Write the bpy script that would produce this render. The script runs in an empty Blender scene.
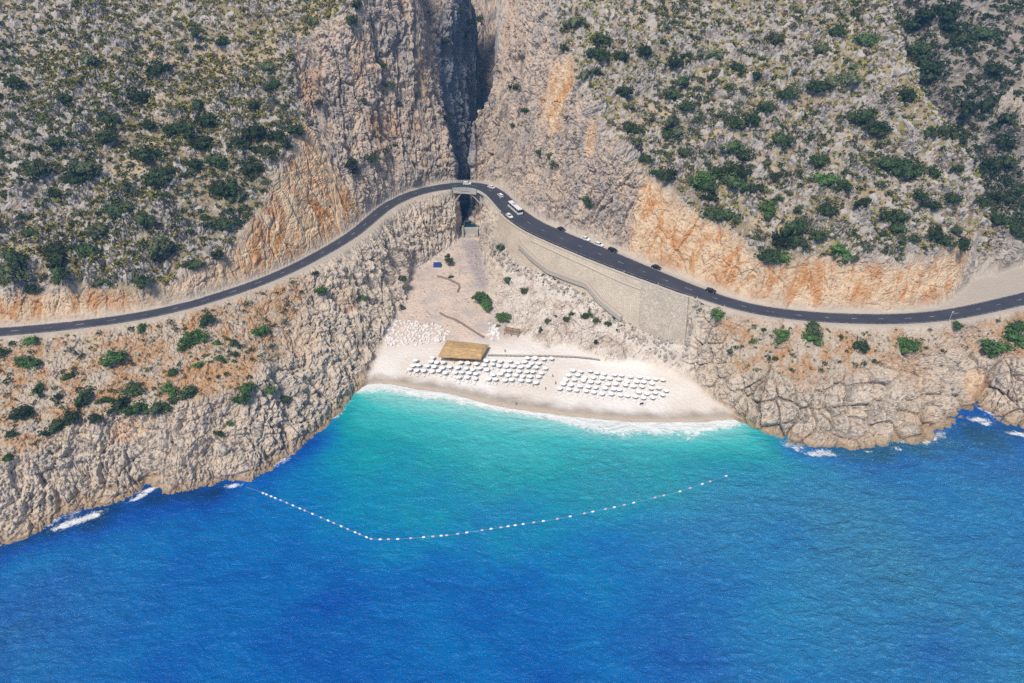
import bpy, math, random
import numpy as np
from mathutils import Vector, Matrix

random.seed(7)
rng = np.random.default_rng(7)
S = bpy.context.scene
COL = S.collection

# ------------------------------------------------------------------ camera
H, PITCH, F = 180.0, math.radians(35.0), 682.0          # height, tilt down, focal length in pixels
W_PX, H_PX = 1024, 683
cam = bpy.data.cameras.new('camera'); cam_o = bpy.data.objects.new('camera', cam); COL.objects.link(cam_o)
cam.sensor_width = 36.0; cam.lens = 36.0 * F / W_PX; cam.clip_start = 1.0; cam.clip_end = 6000.0
cam_o.location = (0, 0, H); cam_o.rotation_euler = (math.pi / 2 - PITCH, 0, 0)
S.camera = cam_o

# ------------------------------------------------------------------ light
SUN_EL, SUN_AZ = math.radians(55), math.radians(203)      # azimuth clockwise from +Y: behind the camera, a little to its left
world = bpy.data.worlds.new('World'); S.world = world; world.use_nodes = True
wn = world.node_tree; wn.nodes.clear()
sky = wn.nodes.new('ShaderNodeTexSky'); sky.sky_type = 'NISHITA'; sky.sun_disc = False
sky.sun_elevation = SUN_EL; sky.sun_rotation = SUN_AZ; sky.air_density = 1.0; sky.dust_density = 1.0; sky.ozone_density = 1.0
bg = wn.nodes.new('ShaderNodeBackground'); bg.inputs['Strength'].default_value = 0.085
wo = wn.nodes.new('ShaderNodeOutputWorld')
wn.links.new(sky.outputs[0], bg.inputs[0]); wn.links.new(bg.outputs[0], wo.inputs[0])
sun = bpy.data.lights.new('sun', 'SUN'); sun.energy = 3.3; sun.angle = math.radians(13); sun.color = (1.0, 0.91, 0.78)
sun_o = bpy.data.objects.new('sun', sun); COL.objects.link(sun_o)
sd = Vector((math.sin(SUN_AZ) * math.cos(SUN_EL), math.cos(SUN_AZ) * math.cos(SUN_EL), math.sin(SUN_EL)))
sun_o.rotation_euler = sd.to_track_quat('Z', 'Y').to_euler(); sun_o.location = (0, -50, 400)
S.view_settings.view_transform = 'Standard'; S.view_settings.look = 'None'
S.view_settings.exposure = 0.4; S.view_settings.gamma = 1.0; S.view_settings.use_curve_mapping = False
S.render.engine = 'CYCLES'
S.cycles.max_bounces = 5; S.cycles.diffuse_bounces = 3; S.cycles.glossy_bounces = 2
S.cycles.use_denoising = False; S.cycles.sample_clamp_direct = 2.5; S.cycles.sample_clamp_indirect = 2.0

# ------------------------------------------------------------------ pixel <-> world
CP, SP = math.cos(PITCH), math.sin(PITCH)
def ray(px, py):
    a = (px - 512.0) / F; b = (341.5 - py) / F
    return np.array([a, CP + b * SP, -SP + b * CP])        # camera right, forward, up
def P(px, py, z):
    d = ray(px, py); t = (z - H) / d[2]
    return np.array([d[0] * t, d[1] * t, z])
def C(px, py, base, slope):
    """the point seen at (px, py) that rises from BASE at SLOPE degrees"""
    d = ray(px, py); k = math.tan(math.radians(slope)); o = np.array([0, 0, H])
    ts = np.linspace(60, 1500, 6000)
    q = o + ts[:, None] * d
    g = (q[:, 2] - base[2]) - k * np.hypot(q[:, 0] - base[0], q[:, 1] - base[1])
    # start where the ray is nearest above base and walk outwards for the first crossing from above to below
    far = np.where(q[:, 1] > base[1] - 40)[0]
    s = np.sign(g[far]); cr = np.where((s[:-1] > 0) & (s[1:] <= 0))[0]
    i = far[cr[0]] if len(cr) else far[np.argmin(np.abs(g[far]))]
    return q[i]
def project(v):
    x, y, z = v[..., 0], v[..., 1], v[..., 2] - H
    dep = y * CP - z * SP; up = y * SP + z * CP
    return 512 + F * x / dep, 341.5 - F * up / dep, dep

def smooth_line(pts, n, sig=2.0):
    pts = np.array(pts, float)
    s = np.r_[0, np.cumsum(np.linalg.norm(np.diff(pts[:, :2], axis=0), axis=1))]
    t = np.linspace(0, s[-1], n)
    q = np.stack([np.interp(t, s, pts[:, i]) for i in range(pts.shape[1])], 1)
    if sig:
        k = np.exp(-0.5 * (np.arange(-3 * sig, 3 * sig + 1) / sig) ** 2); k /= k.sum(); m = len(k) // 2
        a = 2 * q[0] - q[1:m + 1][::-1]; b = 2 * q[-1] - q[-m - 1:-1][::-1]
        e = np.concatenate([a, q, b])
        q = np.stack([np.convolve(e[:, i], k, 'valid') for i in range(q.shape[1])], 1)
    return q

# ------------------------------------------------------------------ the road's course
def zroad(px): return float(np.interp(px, [-170, 300, 480, 620, 760, 900], [40, 39, 38, 37, 33, 31]))
ZR = 31.0                                                      # level of the road at its eastern end
road_px = [(-170,341,2.9,2.9),(-60,335,2.9,2.9),(0,332.5,2.9,2.9),(66,326.5,2.9,2.9),(132,318,2.9,2.9),(184,307,2.9,2.9),(224,295,3,3),(255,284.5,3,3),
  (289.5,270.5,3.1,3.1),(329,249.5,3.2,3.2),(355,233.5,3.3,3.3),(368.5,221.5,3.4,3.4),(387,205.5,3.6,3.6),(413,193,3.8,3.8),(440,187,4,4),(461,185,4.2,4.2),
  (480,185.5,4.8,4.8),(491,189.5,5.2,5.2),(500,197.5,5.4,5.4),(507,206,5.6,5.6),(515,214,5.8,5.8),(534,227,6.0,6.0),(566,240.5,6.2,6.2),(605,256.5,6.2,6.2),
  (645,272.5,5.3,5.3),(684,287.5,4.4,4.4),(724,302,3.8,3.8),(760,311,3.6,3.6),(800,316,3.6,3.6),(839,318.5,3.6,3.6),(880,319.5,3.6,3.6),(918,318.5,3.6,3.6),
  (957,314,3.6,3.6),(989,307,3.7,3.7),(1024,299,3.8,3.8),(1080,284,3.8,3.8),(1180,256,3.8,3.8)]
rc = np.array([np.r_[P(a, b, zroad(a)), c] for a, b, c, _ in road_px])
NR = 700
road = smooth_line(rc, NR, 7)                                  # x, y, z, half width
tan = np.gradient(road[:, :2], axis=0); tan /= np.linalg.norm(tan, axis=1)[:, None]
inn = np.stack([-tan[:, 1], tan[:, 0]], 1)                     # points inland
def off(i, d, z=None):
    return np.array([road[i, 0] + inn[i, 0] * d, road[i, 1] + inn[i, 1] * d, road[i, 2] if z is None else z])
road_u = project(road[:, :3])[0]                               # pixel column of each station
def st(px):                                                    # station whose centre shows at pixel column px
    return int(np.argmin(np.abs(road_u - px)))
IB0, IB1 = st(454), st(480)                                    # the bridge spans these stations
SH_IN = np.interp(road_u, [0, 350, 500, 560, 620, 690, 760, 900, 960, 1010, 1100], [1.2, 1.2, 1.5, 2.5, 3.0, 3.5, 2.0, 2.0, 4.0, 16.0, 18.0])
SH_OUT = np.interp(road_u, [0, 250, 330, 400, 450, 520, 700, 800, 1024], [1.6, 2.5, 4.0, 3.0, 1.4, 1.8, 2.0, 2.4, 2.4])

# ------------------------------------------------------------------ control lines of the relief (x, y, z)
L = {}
cl = [(-170,640),(-60,575),(0,545),(19,540),(42,530),(58,519),(80,512),(103,507),(122,501),(136,494),(147,483),(156,492),(168,496),(180,493),(200,487),(225,480),(240,480),(250,481),(268,470),(286,458),(310,437),(323,427),(338,414),(350,400),(356,393),(364,386)]
cr = [(736,420),(745,425),(753,429),(773,437),(796,448),(818,446),(849,449),(880,446),(898,440),(925,442),(943,434),(957,424),(966,413),(977,407),(989,414),(999,425),(1024,428),(1080,436),(1180,450)]
water = [(364,386),(371,384.5),(392,385.5),(413,390),(444,394),(468,400),(492,407),(516,411),(553,416),(590,420),(640,424),(690,424),(720,422),(736,420)]
L['coast_l'] = [P(a, b, 0) for a, b in cl]
L['coast_r'] = [P(a, b, 0) for a, b in cr]
L['water'] = [P(a, b, 0) for a, b in water]
toe_l = [(364,386,0.3),(368,375,1.4),(378,352,2.6),(385,335,3.6),(392,322,4.6),(404,305,5.8),(408,290,6.6),(406,274,7.4),(424,264,7.8),(444,252,8.8),(455,243,9.5),(461,236,10)]
toe_r = [(736,420,0.3),(726,408,1.2),(708,396,2.2),(695,382,3.0),(668,369,3.6),(640,362,3.8),(606,362,3.8),(590,352,4.0),(570,346,4.2),(545,347,4.2),(530,338,4.4),(514,330,4.6),(506,320,5.0),(497,312,5.4),(491,300,6.0),(488,285,7),(484,265,8),(481,248,9.2),(479,236,10)]
L['toe_l'] = [P(*q) for q in toe_l]
L['toe_r'] = [P(*q) for q in toe_r]
L['beach_a'] = [P(372,368,1.6), P(420,372,1.7), P(500,385,1.7), P(570,398,1.6), P(650,407,1.5), P(712,408,1.3)]
L['beach_b'] = [P(380,350,2.7), P(440,352,2.9), P(500,358,2.9), P(560,361,3.0), P(610,366,3.0), P(680,380,2.6)]
L['beach_c'] = [P(392,322,4.6), P(440,326,4.9), P(470,320,5.2), P(492,312,5.5)]
L['beach_d'] = [P(408,290,6.6), P(440,292,6.8), P(470,288,6.9), P(487,285,7.0)]
L['beach_e'] = [P(455,243,9.5), P(468,244,9.0), P(481,247,9.3)]

def rin(px, extra=0.0):                                        # inner edge of the level strip
    i = st(px); return off(i, road[i, 3] + SH_IN[i] + extra)
# top of the road cut / foot of the hillside, left and right
cut_l = [(-170,300,66),(0,294,66),(26,293,66),(53,288,66),(74,281,66),(92,287,66),(113,290,66),(137,288,66),(158,282,66),(184,272,66),(211,259,66),(232,244,65),(250,222,64),(266,196,63),(284,160,62),(308,125,60)]
bcl = [-170,0,26,53,74,92,113,137,158,184,211,236,258,280,305,335]
L['cut_l'] = [C(a, b, rin(c), s) for (a, b, s), c in zip(cut_l, bcl)]
cut_r = [(646,176,66),(658,180,66),(679,200,67),(697,210,67),(724,223,68),(750,244,70),(760,256,70),(792,260,70),(826,254,70),(847,256,70),(871,259,70),(897,266,70),(908,257,70),(929,261,70),(950,248,68)]
bcr = [620,630,650,668,695,740,760,792,826,847,871,897,908,929,950]
L['cut_r'] = [C(a, b, rin(c), s) for (a, b, s), c in zip(cut_r, bcr)]
e = L['cut_r'][-1]
L['cut_r'] += [C(971, 232, e, 25), C(987, 212, e, 32)]
# left hill
def chain(base, steps):
    out = [base]
    for px, py, s in steps: out.append(C(px, py, out[-1], s))
    return out
ca = np.array([q for q in L['cut_l']])
def near_cut(line, px):
    u = project(np.array(line))[0]; return np.array(line)[int(np.argmin(np.abs(u - px)))]
cols = {}
for px in (-170, -90, 0, 60, 120, 180, 240, 270):
    b = near_cut(L['cut_l'], px)
    st_ = [(px + (0 if px < 230 else 8), 150, 33), (px + (0 if px < 230 else 15), 60, 30), (px + 10, 0, 27), (px + 10, -60, 24), (px + 10, -110, 22)]
    if px == 270: st_ = [(285, 85, 36), (288, 50, 33), (310, 10, 31), (330, -60, 28), (340, -110, 24)]
    cols['l%d' % px] = chain(b, st_)
rim_l = chain(L['cut_l'][-1], [(296, 90, 42), (293, 50, 36), (330, 18, 36), (352, 0, 38), (385, -60, 38), (400, -110, 34)])
L['rim_l'] = rim_l
# right hill
for px in (660, 700, 750, 800, 850, 900, 930):
    b = near_cut(L['cut_r'], px)
    k = (px - 660) / 270
    cols['r%d' % px] = chain(b, [(px + 2, 170 - 10 * k, 36), (px - 10 * k, 90, 34), (px - 15 - 45 * k * 0, 40, 32)] if px < 880 else ([(px, 170, 36), (905, 95, 34)] if px == 900 else [(936, 160, 36)]))
ridge = chain(L['cut_r'][-1], [(975, 192, 36), (957, 152, 37), (946, 130, 36), (934, 108, 35), (914, 84, 34), (897, 60, 33), (883, 30, 31), (878, 0, 30), (870, -60, 27), (860, -110, 24)])
L['ridge'] = ridge
rim_r = chain(L['cut_r'][0], [(622, 150, 38), (600, 118, 38), (578, 70, 38), (562, 28, 37), (545, 0, 37), (535, -60, 36), (530, -110, 32)])
L['rim_r'] = rim_r
for px, y0 in ((600, 30), (650, 60), (700, 60), (760, 40), (820, 40)):
    b = cols['r%d' % (700 if px < 730 else 800 if px > 790 else 750)][2] if px > 620 else rim_r[3]
    cols['t%d' % px] = chain(b, [(px, y0 - 25, 32), (px, -10, 30), (px - 5, -60, 27), (px - 5, -110, 24)])
for k_, v in cols.items(): L['col_' + k_] = v
# the valley behind the ridge and the far hill
R_ = np.array(ridge)
val = R_ + np.array([34.0, 36.0, -28.0]); val[0] = R_[0] + np.array([20, 6, -10])
L['valley'] = list(val)
v0 = val[0]
L['valley0'] = [v0, (v0 + P(1015, 255, ZR + 2)) / 2, P(1018, 262, ZR + 1)]
far = {}
for px, vi in ((905, 8), (940, 6), (985, 4), (1024, 3), (1090, 2), (1180, 1)):
    b = val[vi] + np.array([max(0, px - 985) * 0.35, 0, 0])
    far[px] = chain(b, [(px, 140 if px > 1000 else 70, 38), (px, 60 if px > 1000 else 30, 34), (px, 0, 32), (px, -60, 28), (px, -110, 24)])
    L['far%d' % px] = far[px]
L['far_base'] = [val[1] + np.array([4, -14, 6]), P(1040, 236, ZR + 10), P(1100, 225, ZR + 12), P(1180, 215, ZR + 12)]
# the gorge: lips, walls and floor
gl0 = off(st(452), 0) ; gr0 = off(st(482), 0)
lip_l = [P(454, 188, 38), *chain(P(455, 181, 40), [(450, 152, 56), (445, 125, 54), (440, 100, 52), (435, 70, 50), (433, 45, 46), (440, 20, 40), (447, 0, 38), (455, -60, 34), (462, -110, 30)])]
lip_r = [P(480.5, 190, 38), *chain(P(480, 181, 40), [(473, 160, 66), (471, 130, 62), (474, 110, 56), (482, 97, 50), (493, 82, 46), (499, 60, 46), (502, 30, 42), (503, 0, 40), (504, -60, 36), (506, -110, 30)])]
L['lip_l'] = lip_l; L['lip_r'] = lip_r
axis = np.array([(-23.2,338,9.6),(-23.5,346,9.8),(-26.5,358,9.8),(-28.5,372,10),(-28,388,11.5),(-25,405,19),(-20,430,30),(-18,470,44),(-17,540,74),(-12,600,108),(-8,660,140),(-5,770,180)], float)
lr_ = np.array(lip_r)
ax_hw = [6.2,6.3,6.0,5.2,4.4,4.0,4.0,4.5,5,6,7,8]
# the slopes under the road
def D(px, py, base, slope):
    """the point seen at (px, py) that drops from BASE at SLOPE degrees towards the camera"""
    d = ray(px, py); k = math.tan(math.radians(slope)); o = np.array([0, 0, H])
    q = o + np.linspace(60, 900, 8000)[:, None] * d
    g = (base[2] - q[:, 2]) - k * np.hypot(q[:, 0] - base[0], q[:, 1] - base[1])
    s = np.sign(g); c = np.where((s[:-1] < 0) & (s[1:] >= 0))[0]
    return q[c[0]] if len(c) else q[np.argmin(np.abs(g))]
def on(line, px):
    a = np.array(L[line]); u = project(a)[0]; o = np.argsort(u)
    return np.array([np.interp(px, u[o], a[o, i]) for i in range(3)])
sh_l = [(-170,500,-140,48),(-60,492,-40,48),(0,466,8,50),(60,434,75,50),(100,414,115,52),(140,410,150,55),(180,404,190,54),(215,398,225,54),(245,388,255,54),(268,362,285,52)]
L['shoulder_l'] = [C(a, b, on('coast_l', c), s) for a, b, c, s in sh_l]
sh_r = [(745,374,760,48),(772,380,785,46),(800,384,805,45),(835,378,840,46),(870,366,865,46),(905,356,905,46),(940,350,940,45),(968,352,972,46),(1000,354,1005,46),(1024,360,1024,48),(1090,360,1085,52),(1180,360,1180,50)]
L['shoulder_r'] = [C(a, b, on('coast_r', c), s) for a, b, c, s in sh_r]
# the sea cave's notch
L['cave'] = [P(972, 404, 0.2), P(978, 400, 0.4), P(984, 404, 0.2)]
# retaining wall: top along the road, foot below it
IW0, IW1 = st(512), st(694)
wall_i = np.linspace(IW0, IW1, 60).astype(int)
wall_top = np.array([off(i, -(road[i, 3] + SH_OUT[i]), road[i, 2] - 0.1) for i in wall_i])
foot_px = np.array([(508,240),(514,262),(530,266),(547,273),(567,282),(588,291),(602,305),(620,319),(634,325),(656,334),(678,343),(688,345)])
fu = project(wall_top)[0]
foot_y = np.interp(fu, foot_px[:, 0], foot_px[:, 1])
wall_foot = np.array([D(u - 3, y, t, 74) for u, y, t in zip(fu, foot_y, wall_top)])
wall_foot = smooth_line(wall_foot, 60, 2)
L['wall_foot'] = list(wall_foot + np.c_[inn[wall_i] * 1.6, np.zeros(60)])
L['wall_foot2'] = list(wall_foot + np.c_[inn[wall_i] * -1.0, np.full(60, -0.5)])
# sea floor
def shift(line, dx, dy, z): return [np.array([p[0] + dx, p[1] + dy, z]) for p in line]
cl_, cr_ = np.array(L['coast_l']), np.array(L['coast_r'])
L['sea_l'] = shift(L['coast_l'], 3, -3.5, -5.0); L['sea_r'] = shift(L['coast_r'], -0.5, -4, -5.0)
L['sea_w'] = shift(L['water'], 0, -8, -1.0)
L['sea_far'] = [np.array([x, 66., -14.]) for x in np.linspace(-400, 400, 20)] + [np.array([400., 100., -14.])]

# ------------------------------------------------------------------ the relief: a membrane through the control lines
GX0, GX1, GY0, GY1, GS = -400.0, 400.0, 60.0, 780.0, 1.0
NX, NY = int((GX1 - GX0) / GS) + 1, int((GY1 - GY0) / GS) + 1
acc = np.zeros((NY, NX)); cnt = np.zeros((NY, NX))
def put(pts, w=1.0):
    pts = np.asarray(pts, float)
    i = np.rint((pts[:, 0] - GX0) / GS).astype(int); j = np.rint((pts[:, 1] - GY0) / GS).astype(int)
    ok = (i >= 0) & (i < NX) & (j >= 0) & (j < NY)
    np.add.at(acc, (j[ok], i[ok]), pts[ok, 2] * w); np.add.at(cnt, (j[ok], i[ok]), w)
def dense(pts, step=0.4):
    pts = np.asarray(pts, float); out = []
    for a, b in zip(pts[:-1], pts[1:]):
        n = max(2, int(np.linalg.norm((b - a)[:2]) / step)); t = np.linspace(0, 1, n)[:, None]
        out.append(a + (b - a) * t)
    return np.concatenate(out)
for k_, v in L.items(): put(dense(v))
ad = dense(np.c_[axis, ax_hw])
for s in np.linspace(-1, 1, 15): put(ad[:, :3] + np.c_[s * ad[:, 3], np.zeros((len(ad), 2))])
_o = np.argsort(lr_[:, 1]); fe = np.interp(ad[:, 1], lr_[_o, 1], lr_[_o, 0]) - 2.2
for s in np.linspace(0, 1, 25):
    w_ = ad[:, :3].copy(); w_[:, 0] = w_[:, 0] + np.maximum(fe - w_[:, 0], 0) * s; w_[:, 2] += 6 * s; k_ = (ad[:, 1] > 352) & (ad[:, 1] < 500); put(w_[k_])
# weight the level strip of the road heavily so that it wins
for i in range(NR):
    so = SH_OUT[i] - (1.6 if IW0 <= i <= IW1 else 0)
    for dd in np.arange(-(road[i, 3] + so), road[i, 3] + SH_IN[i] + 0.01, 0.5): q_ = off(i, dd); (abs(q_[0] - np.interp(q_[1], axis[:, 1], axis[:, 0])) > 7.2) and put(q_[None], 50)
def solve(val, msk, it=80):
    lv = [(val, msk)]
    while min(lv[-1][0].shape) > 24:
        v, m = lv[-1]; h, w = (v.shape[0] + 1) // 2, (v.shape[1] + 1) // 2
        vp = np.zeros((2 * h, 2 * w)); mp = np.zeros((2 * h, 2 * w)); vp[:v.shape[0], :v.shape[1]] = v * m; mp[:v.shape[0], :v.shape[1]] = m
        sv = vp.reshape(h, 2, w, 2).sum((1, 3)); sm = mp.reshape(h, 2, w, 2).sum((1, 3))
        lv.append((np.where(sm > 0, sv / np.maximum(sm, 1e-9), 0), (sm > 0).astype(float)))
    x = np.full(lv[-1][0].shape, (lv[-1][0] * lv[-1][1]).sum() / lv[-1][1].sum())
    for li in range(len(lv) - 1, -1, -1):
        v, m = lv[li]
        if x.shape != v.shape:
            x = np.repeat(np.repeat(x, 2, 0), 2, 1)[:v.shape[0], :v.shape[1]]
        mb = m > 0
        for _ in range(it if li else 60):
            e = np.pad(x, 1, mode='edge')
            x = np.where(mb, v, 0.25 * (e[:-2, 1:-1] + e[2:, 1:-1] + e[1:-1, :-2] + e[1:-1, 2:]))
    return x
ZG = solve(np.where(cnt > 0, acc / np.maximum(cnt, 1e-9), 0), (cnt > 0).astype(float))
def blur(a, n=1):
    for _ in range(n):
        e = np.pad(a, 1, mode='edge'); a = (e[:-2] + 2 * e[1:-1] + e[2:]) / 4; a = (a[:, :-2] + 2 * a[:, 1:-1] + a[:, 2:]) / 4
    return a
ZG = blur(ZG, 1)
XG, YG = np.meshgrid(np.linspace(GX0, GX1, NX), np.linspace(GY0, GY1, NY))
def samp(A, x, y):
    u = np.clip((x - GX0) / GS, 0, NX - 1.001); v = np.clip((y - GY0) / GS, 0, NY - 1.001)
    i = u.astype(int); j = v.astype(int); fu_ = u - i; fv = v - j
    return (A[j, i] * (1 - fu_) + A[j, i + 1] * fu_) * (1 - fv) + (A[j + 1, i] * (1 - fu_) + A[j + 1, i + 1] * fu_) * fv
def line_dist(pts, step=1.0):
    """distance of every grid node to a line (chamfer on the raster)"""
    p = dense(pts, 0.5); m = np.full((NY, NX), 1e6)
    i = np.clip(np.rint((p[:, 0] - GX0) / GS).astype(int), 0, NX - 1); j = np.clip(np.rint((p[:, 1] - GY0) / GS).astype(int), 0, NY - 1)
    m[j, i] = 0
    return spread(m)
def spread(m, n=40):
    for _ in range(n):
        e = np.pad(m, 1, mode='constant', constant_values=1e6)
        q = np.minimum.reduce([e[:-2, 1:-1], e[2:, 1:-1], e[1:-1, :-2], e[1:-1, 2:]]) + 1.0
        r = np.minimum.reduce([e[:-2, :-2], e[2:, 2:], e[:-2, 2:], e[2:, :-2]]) + 1.414
        m = np.minimum(m, np.minimum(q, r) * GS)
    return m
def inside(poly):
    poly = np.array([(float(v[0]), float(v[1])) for v in poly]); c = np.zeros((NY, NX), bool)
    for (x1, y1), (x2, y2) in zip(poly, np.roll(poly, -1, 0)):
        if y1 == y2: continue
        c ^= ((YG < y1) != (YG < y2)) & (XG < (x2 - x1) * (YG - y1) / (y2 - y1) + x1)
    return c

# ------------------------------------------------------------------ zones of the ground
RD = line_dist(road[:, :3])                                     # distance to the road's centre
hwG = np.zeros((NY, NX))
road_top = [off(i, road[i, 3] + SH_IN[i]) for i in range(NR)]
road_bot = [off(i, -(road[i, 3] + SH_OUT[i])) for i in range(NR)]
north = inside([*road_top, (600, 300), (600, 1000), (-600, 1000), (-600, 250)])
strip = inside([*road_top, *road_bot[::-1]]) 
sand_m = inside([*L['toe_l'], *L['toe_r'][::-1], *L['water'][::-1]])
axis_lo = axis[:3]
bed_m = inside([L['toe_l'][-1], *(np.array([[x - w * .8, y] for (x, y, z), w in zip(axis_lo, ax_hw)])), *(np.array([[x + w * .8, y] for (x, y, z), w in zip(axis_lo, ax_hw)])[::-1]), L['toe_r'][-1]])
cut_m = north & (inside([*L['cut_l'], *[road_top[i] for i in range(st(374), 0, -4)]]) |
                 inside([*L['cut_r'], *[road_top[i] for i in range(st(980), st(612), -4)]]))
wall_m = north & inside([L['cut_l'][-1], *L['rim_l'][1:], (-60, 900), (20, 900), *L['rim_r'][::-1][:-1], L['cut_r'][0], *[road_top[i] for i in range(st(640), st(372), -4)]])
wall_m &= ~cut_m
lay_m = inside([*[road_top[i] for i in range(st(975), NR)], *[off(i, road[i, 3] + SH_IN[i] + 2.5) for i in range(NR - 1, st(975), -1)]])
south = ~north & ~strip & ~sand_m
shl, shr = np.array(L['shoulder_l']), np.array(L['shoulder_r'])
gent_l = south & inside([(-420, 150), *shl, *[road_bot[i] for i in range(st(300), 0, -6)], (-420, 250)])
gent_r = south & inside([*shr, (420, 220), (420, 260), *[road_bot[i] for i in range(NR - 1, st(705), -6)]])
pale_m = south & inside([*[w[:2] for w in wall_foot[4:]], *L['toe_r'][1:15]])
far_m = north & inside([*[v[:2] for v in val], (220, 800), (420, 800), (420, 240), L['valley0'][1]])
wallzone = line_dist(wall_foot) < 0
soft = lambda m, n=2: blur(m.astype(float), n)
yb = np.clip((YG - 244) / 12, 0, 1) * np.clip((8 - XG) / 10, 0, 1)
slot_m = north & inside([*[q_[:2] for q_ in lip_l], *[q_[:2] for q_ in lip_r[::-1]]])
stream_m = sand_m & inside([q_[:2] for q_ in [P(461, 239, 9.7), P(480, 241, 9.3), P(486, 270, 8), P(488, 292, 6.6), P(480, 290, 6.7), P(470, 268, 8)]])
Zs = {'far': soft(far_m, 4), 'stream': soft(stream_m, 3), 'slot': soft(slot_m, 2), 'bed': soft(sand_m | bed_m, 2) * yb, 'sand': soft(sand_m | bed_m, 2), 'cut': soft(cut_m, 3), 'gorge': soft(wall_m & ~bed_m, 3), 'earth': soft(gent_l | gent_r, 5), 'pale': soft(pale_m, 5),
      'gravel': soft(strip | lay_m, 1), 'hill': soft(north & ~cut_m & ~wall_m & ~strip & ~bed_m, 3)}
# how far the surface may wander from the smooth relief
amp = np.ones((NY, NX))
near = np.clip((RD - (np.interp(0, [0], [0]) + 6.0)) / 6.0, 0, 1)
edge_d = spread(np.where(strip, 0.0, 1e6), 12)
zrG = np.interp(XG, road[:, 0], road[:, 2])
edge_h = np.maximum(edge_d, 0.8 * (np.abs(ZG - zrG) - 1.5))
amp *= np.clip((edge_h - 0.3) / 3.0, 0.0, 1)
Zs['gravel'] *= np.clip(1.6 - np.abs(ZG - zrG) / 2.0, 0, 1)
fl_d = line_dist(wall_foot); amp *= np.clip((fl_d - 2) / 5, 0.0, 1)
wt_d = inside([*[w[:2] for w in wall_top], *[w[:2] for w in wall_foot[::-1]]]); amp *= 1 - soft(wt_d, 2)
amp *= 1 - 0.94 * soft(sand_m, 3)
shore_d = line_dist(L['water']); amp *= np.where((ZG < 0.2), np.clip((shore_d - 12) / 6, 0, 1), 1)

# ------------------------------------------------------------------ noise
def h32(i, j, k, s=0):
    n = (i.astype(np.int64) * 374761393 + j.astype(np.int64) * 668265263 + k.astype(np.int64) * 2147483647 + s * 974634217) & 0xffffffff
    n = ((n ^ (n >> 13)) * 1274126177) & 0xffffffff
    n = ((n ^ (n >> 16)) * 2246822519) & 0xffffffff
    return ((n ^ (n >> 15)) & 0xffffff).astype(np.float32) / np.float32(0xffffff)
def vnoise(p, s=0):
    b = np.floor(p); f = (p - b).astype(np.float32); b = b.astype(np.int64); f = f * f * f * (f * (f * 6 - 15) + 10)
    r = 0
    for dx in (0, 1):
        for dy in (0, 1):
            for dz in (0, 1):
                w = (f[:, 0] if dx else 1 - f[:, 0]) * (f[:, 1] if dy else 1 - f[:, 1]) * (f[:, 2] if dz else 1 - f[:, 2])
                r = r + w * h32(b[:, 0] + dx, b[:, 1] + dy, b[:, 2] + dz, s)
    return r * 2 - 1
def fbm(p, o=4, s=0, g=0.5):
    r, a, t = 0, 1.0, 0.0
    for k in range(o): r = r + a * vnoise(p * 2.03 ** k + 17.3 * k, s + k); t += a; a *= g
    return r / t
def voro(p, s=0):
    b = np.floor(p); f = (p - b).astype(np.float32); b = b.astype(np.int64)
    f1 = np.full(len(p), 9, np.float32); f2 = f1.copy(); cid = np.zeros(len(p), np.float32)
    for dx in (-1, 0, 1):
        for dy in (-1, 0, 1):
            for dz in (-1, 0, 1):
                i, j, k = b[:, 0] + dx, b[:, 1] + dy, b[:, 2] + dz
                a = h32(i, j, k, s)
                d = (dx + 0.1 + 0.8 * a - f[:, 0]) ** 2 + (dy + 0.1 + 0.8 * h32(i, j, k, s + 1) - f[:, 1]) ** 2 + (dz + 0.1 + 0.8 * h32(i, j, k, s + 2) - f[:, 2]) ** 2
                c = d < f1
                f2 = np.where(c, f1, np.minimum(f2, d)); cid = np.where(c, h32(i, j, k, s + 5), cid); f1 = np.where(c, d, f1)
    return np.sqrt(f1), np.sqrt(f2), cid

# ------------------------------------------------------------------ the ground's surface: columns fanning out, rows by length along the slope
NCOL, NROW = 1700, 860
_a = np.linspace(-56, 56, 4001); _w = 1 + 2.2 * np.exp(-((_a + 4.0) / 4.5) ** 2) - 0.45 * (np.abs(_a) > 44); _c = np.cumsum(_w)
az = np.radians(np.interp(np.linspace(_c[0], _c[-1], NCOL), _c, _a))
rr = np.arange(90.0, 760.0, 0.5)
XX = np.sin(az)[:, None] * rr[None]; YY = np.cos(az)[:, None] * rr[None]
ZZ = samp(ZG, XX, YY)
dz = np.diff(ZZ, axis=1); ds = np.sqrt(0.25 + dz ** 2) / np.sqrt(rr[1:] ** 2 + 150 ** 2)[None]
ds *= np.where(ZZ[:, 1:] < -3.5, 0.03, 1.0)
ds *= np.where(rr[None, 1:] > 520, 0.35, 1.0)
cs = np.concatenate([np.zeros((NCOL, 1)), np.cumsum(ds, axis=1)], 1)
RRW = np.stack([np.interp(np.linspace(0, c[-1], NROW), c, rr) for c in cs])
for _ in range(3):
    e = np.pad(RRW, ((1, 1), (0, 0)), mode='edge'); RRW = (e[:-2] + 2 * e[1:-1] + e[2:]) / 4
VX = np.sin(az)[:, None] * RRW; VY = np.cos(az)[:, None] * RRW; VZ = samp(ZG, VX, VY)
V = np.stack([VX, VY, VZ], -1)
def normals(V):
    du = np.gradient(V, axis=0); dv = np.gradient(V, axis=1)
    n = np.cross(du, dv); n /= np.maximum(np.linalg.norm(n, axis=-1, keepdims=True), 1e-9)
    return np.where(n[..., 2:] < 0, -n, n)
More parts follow.
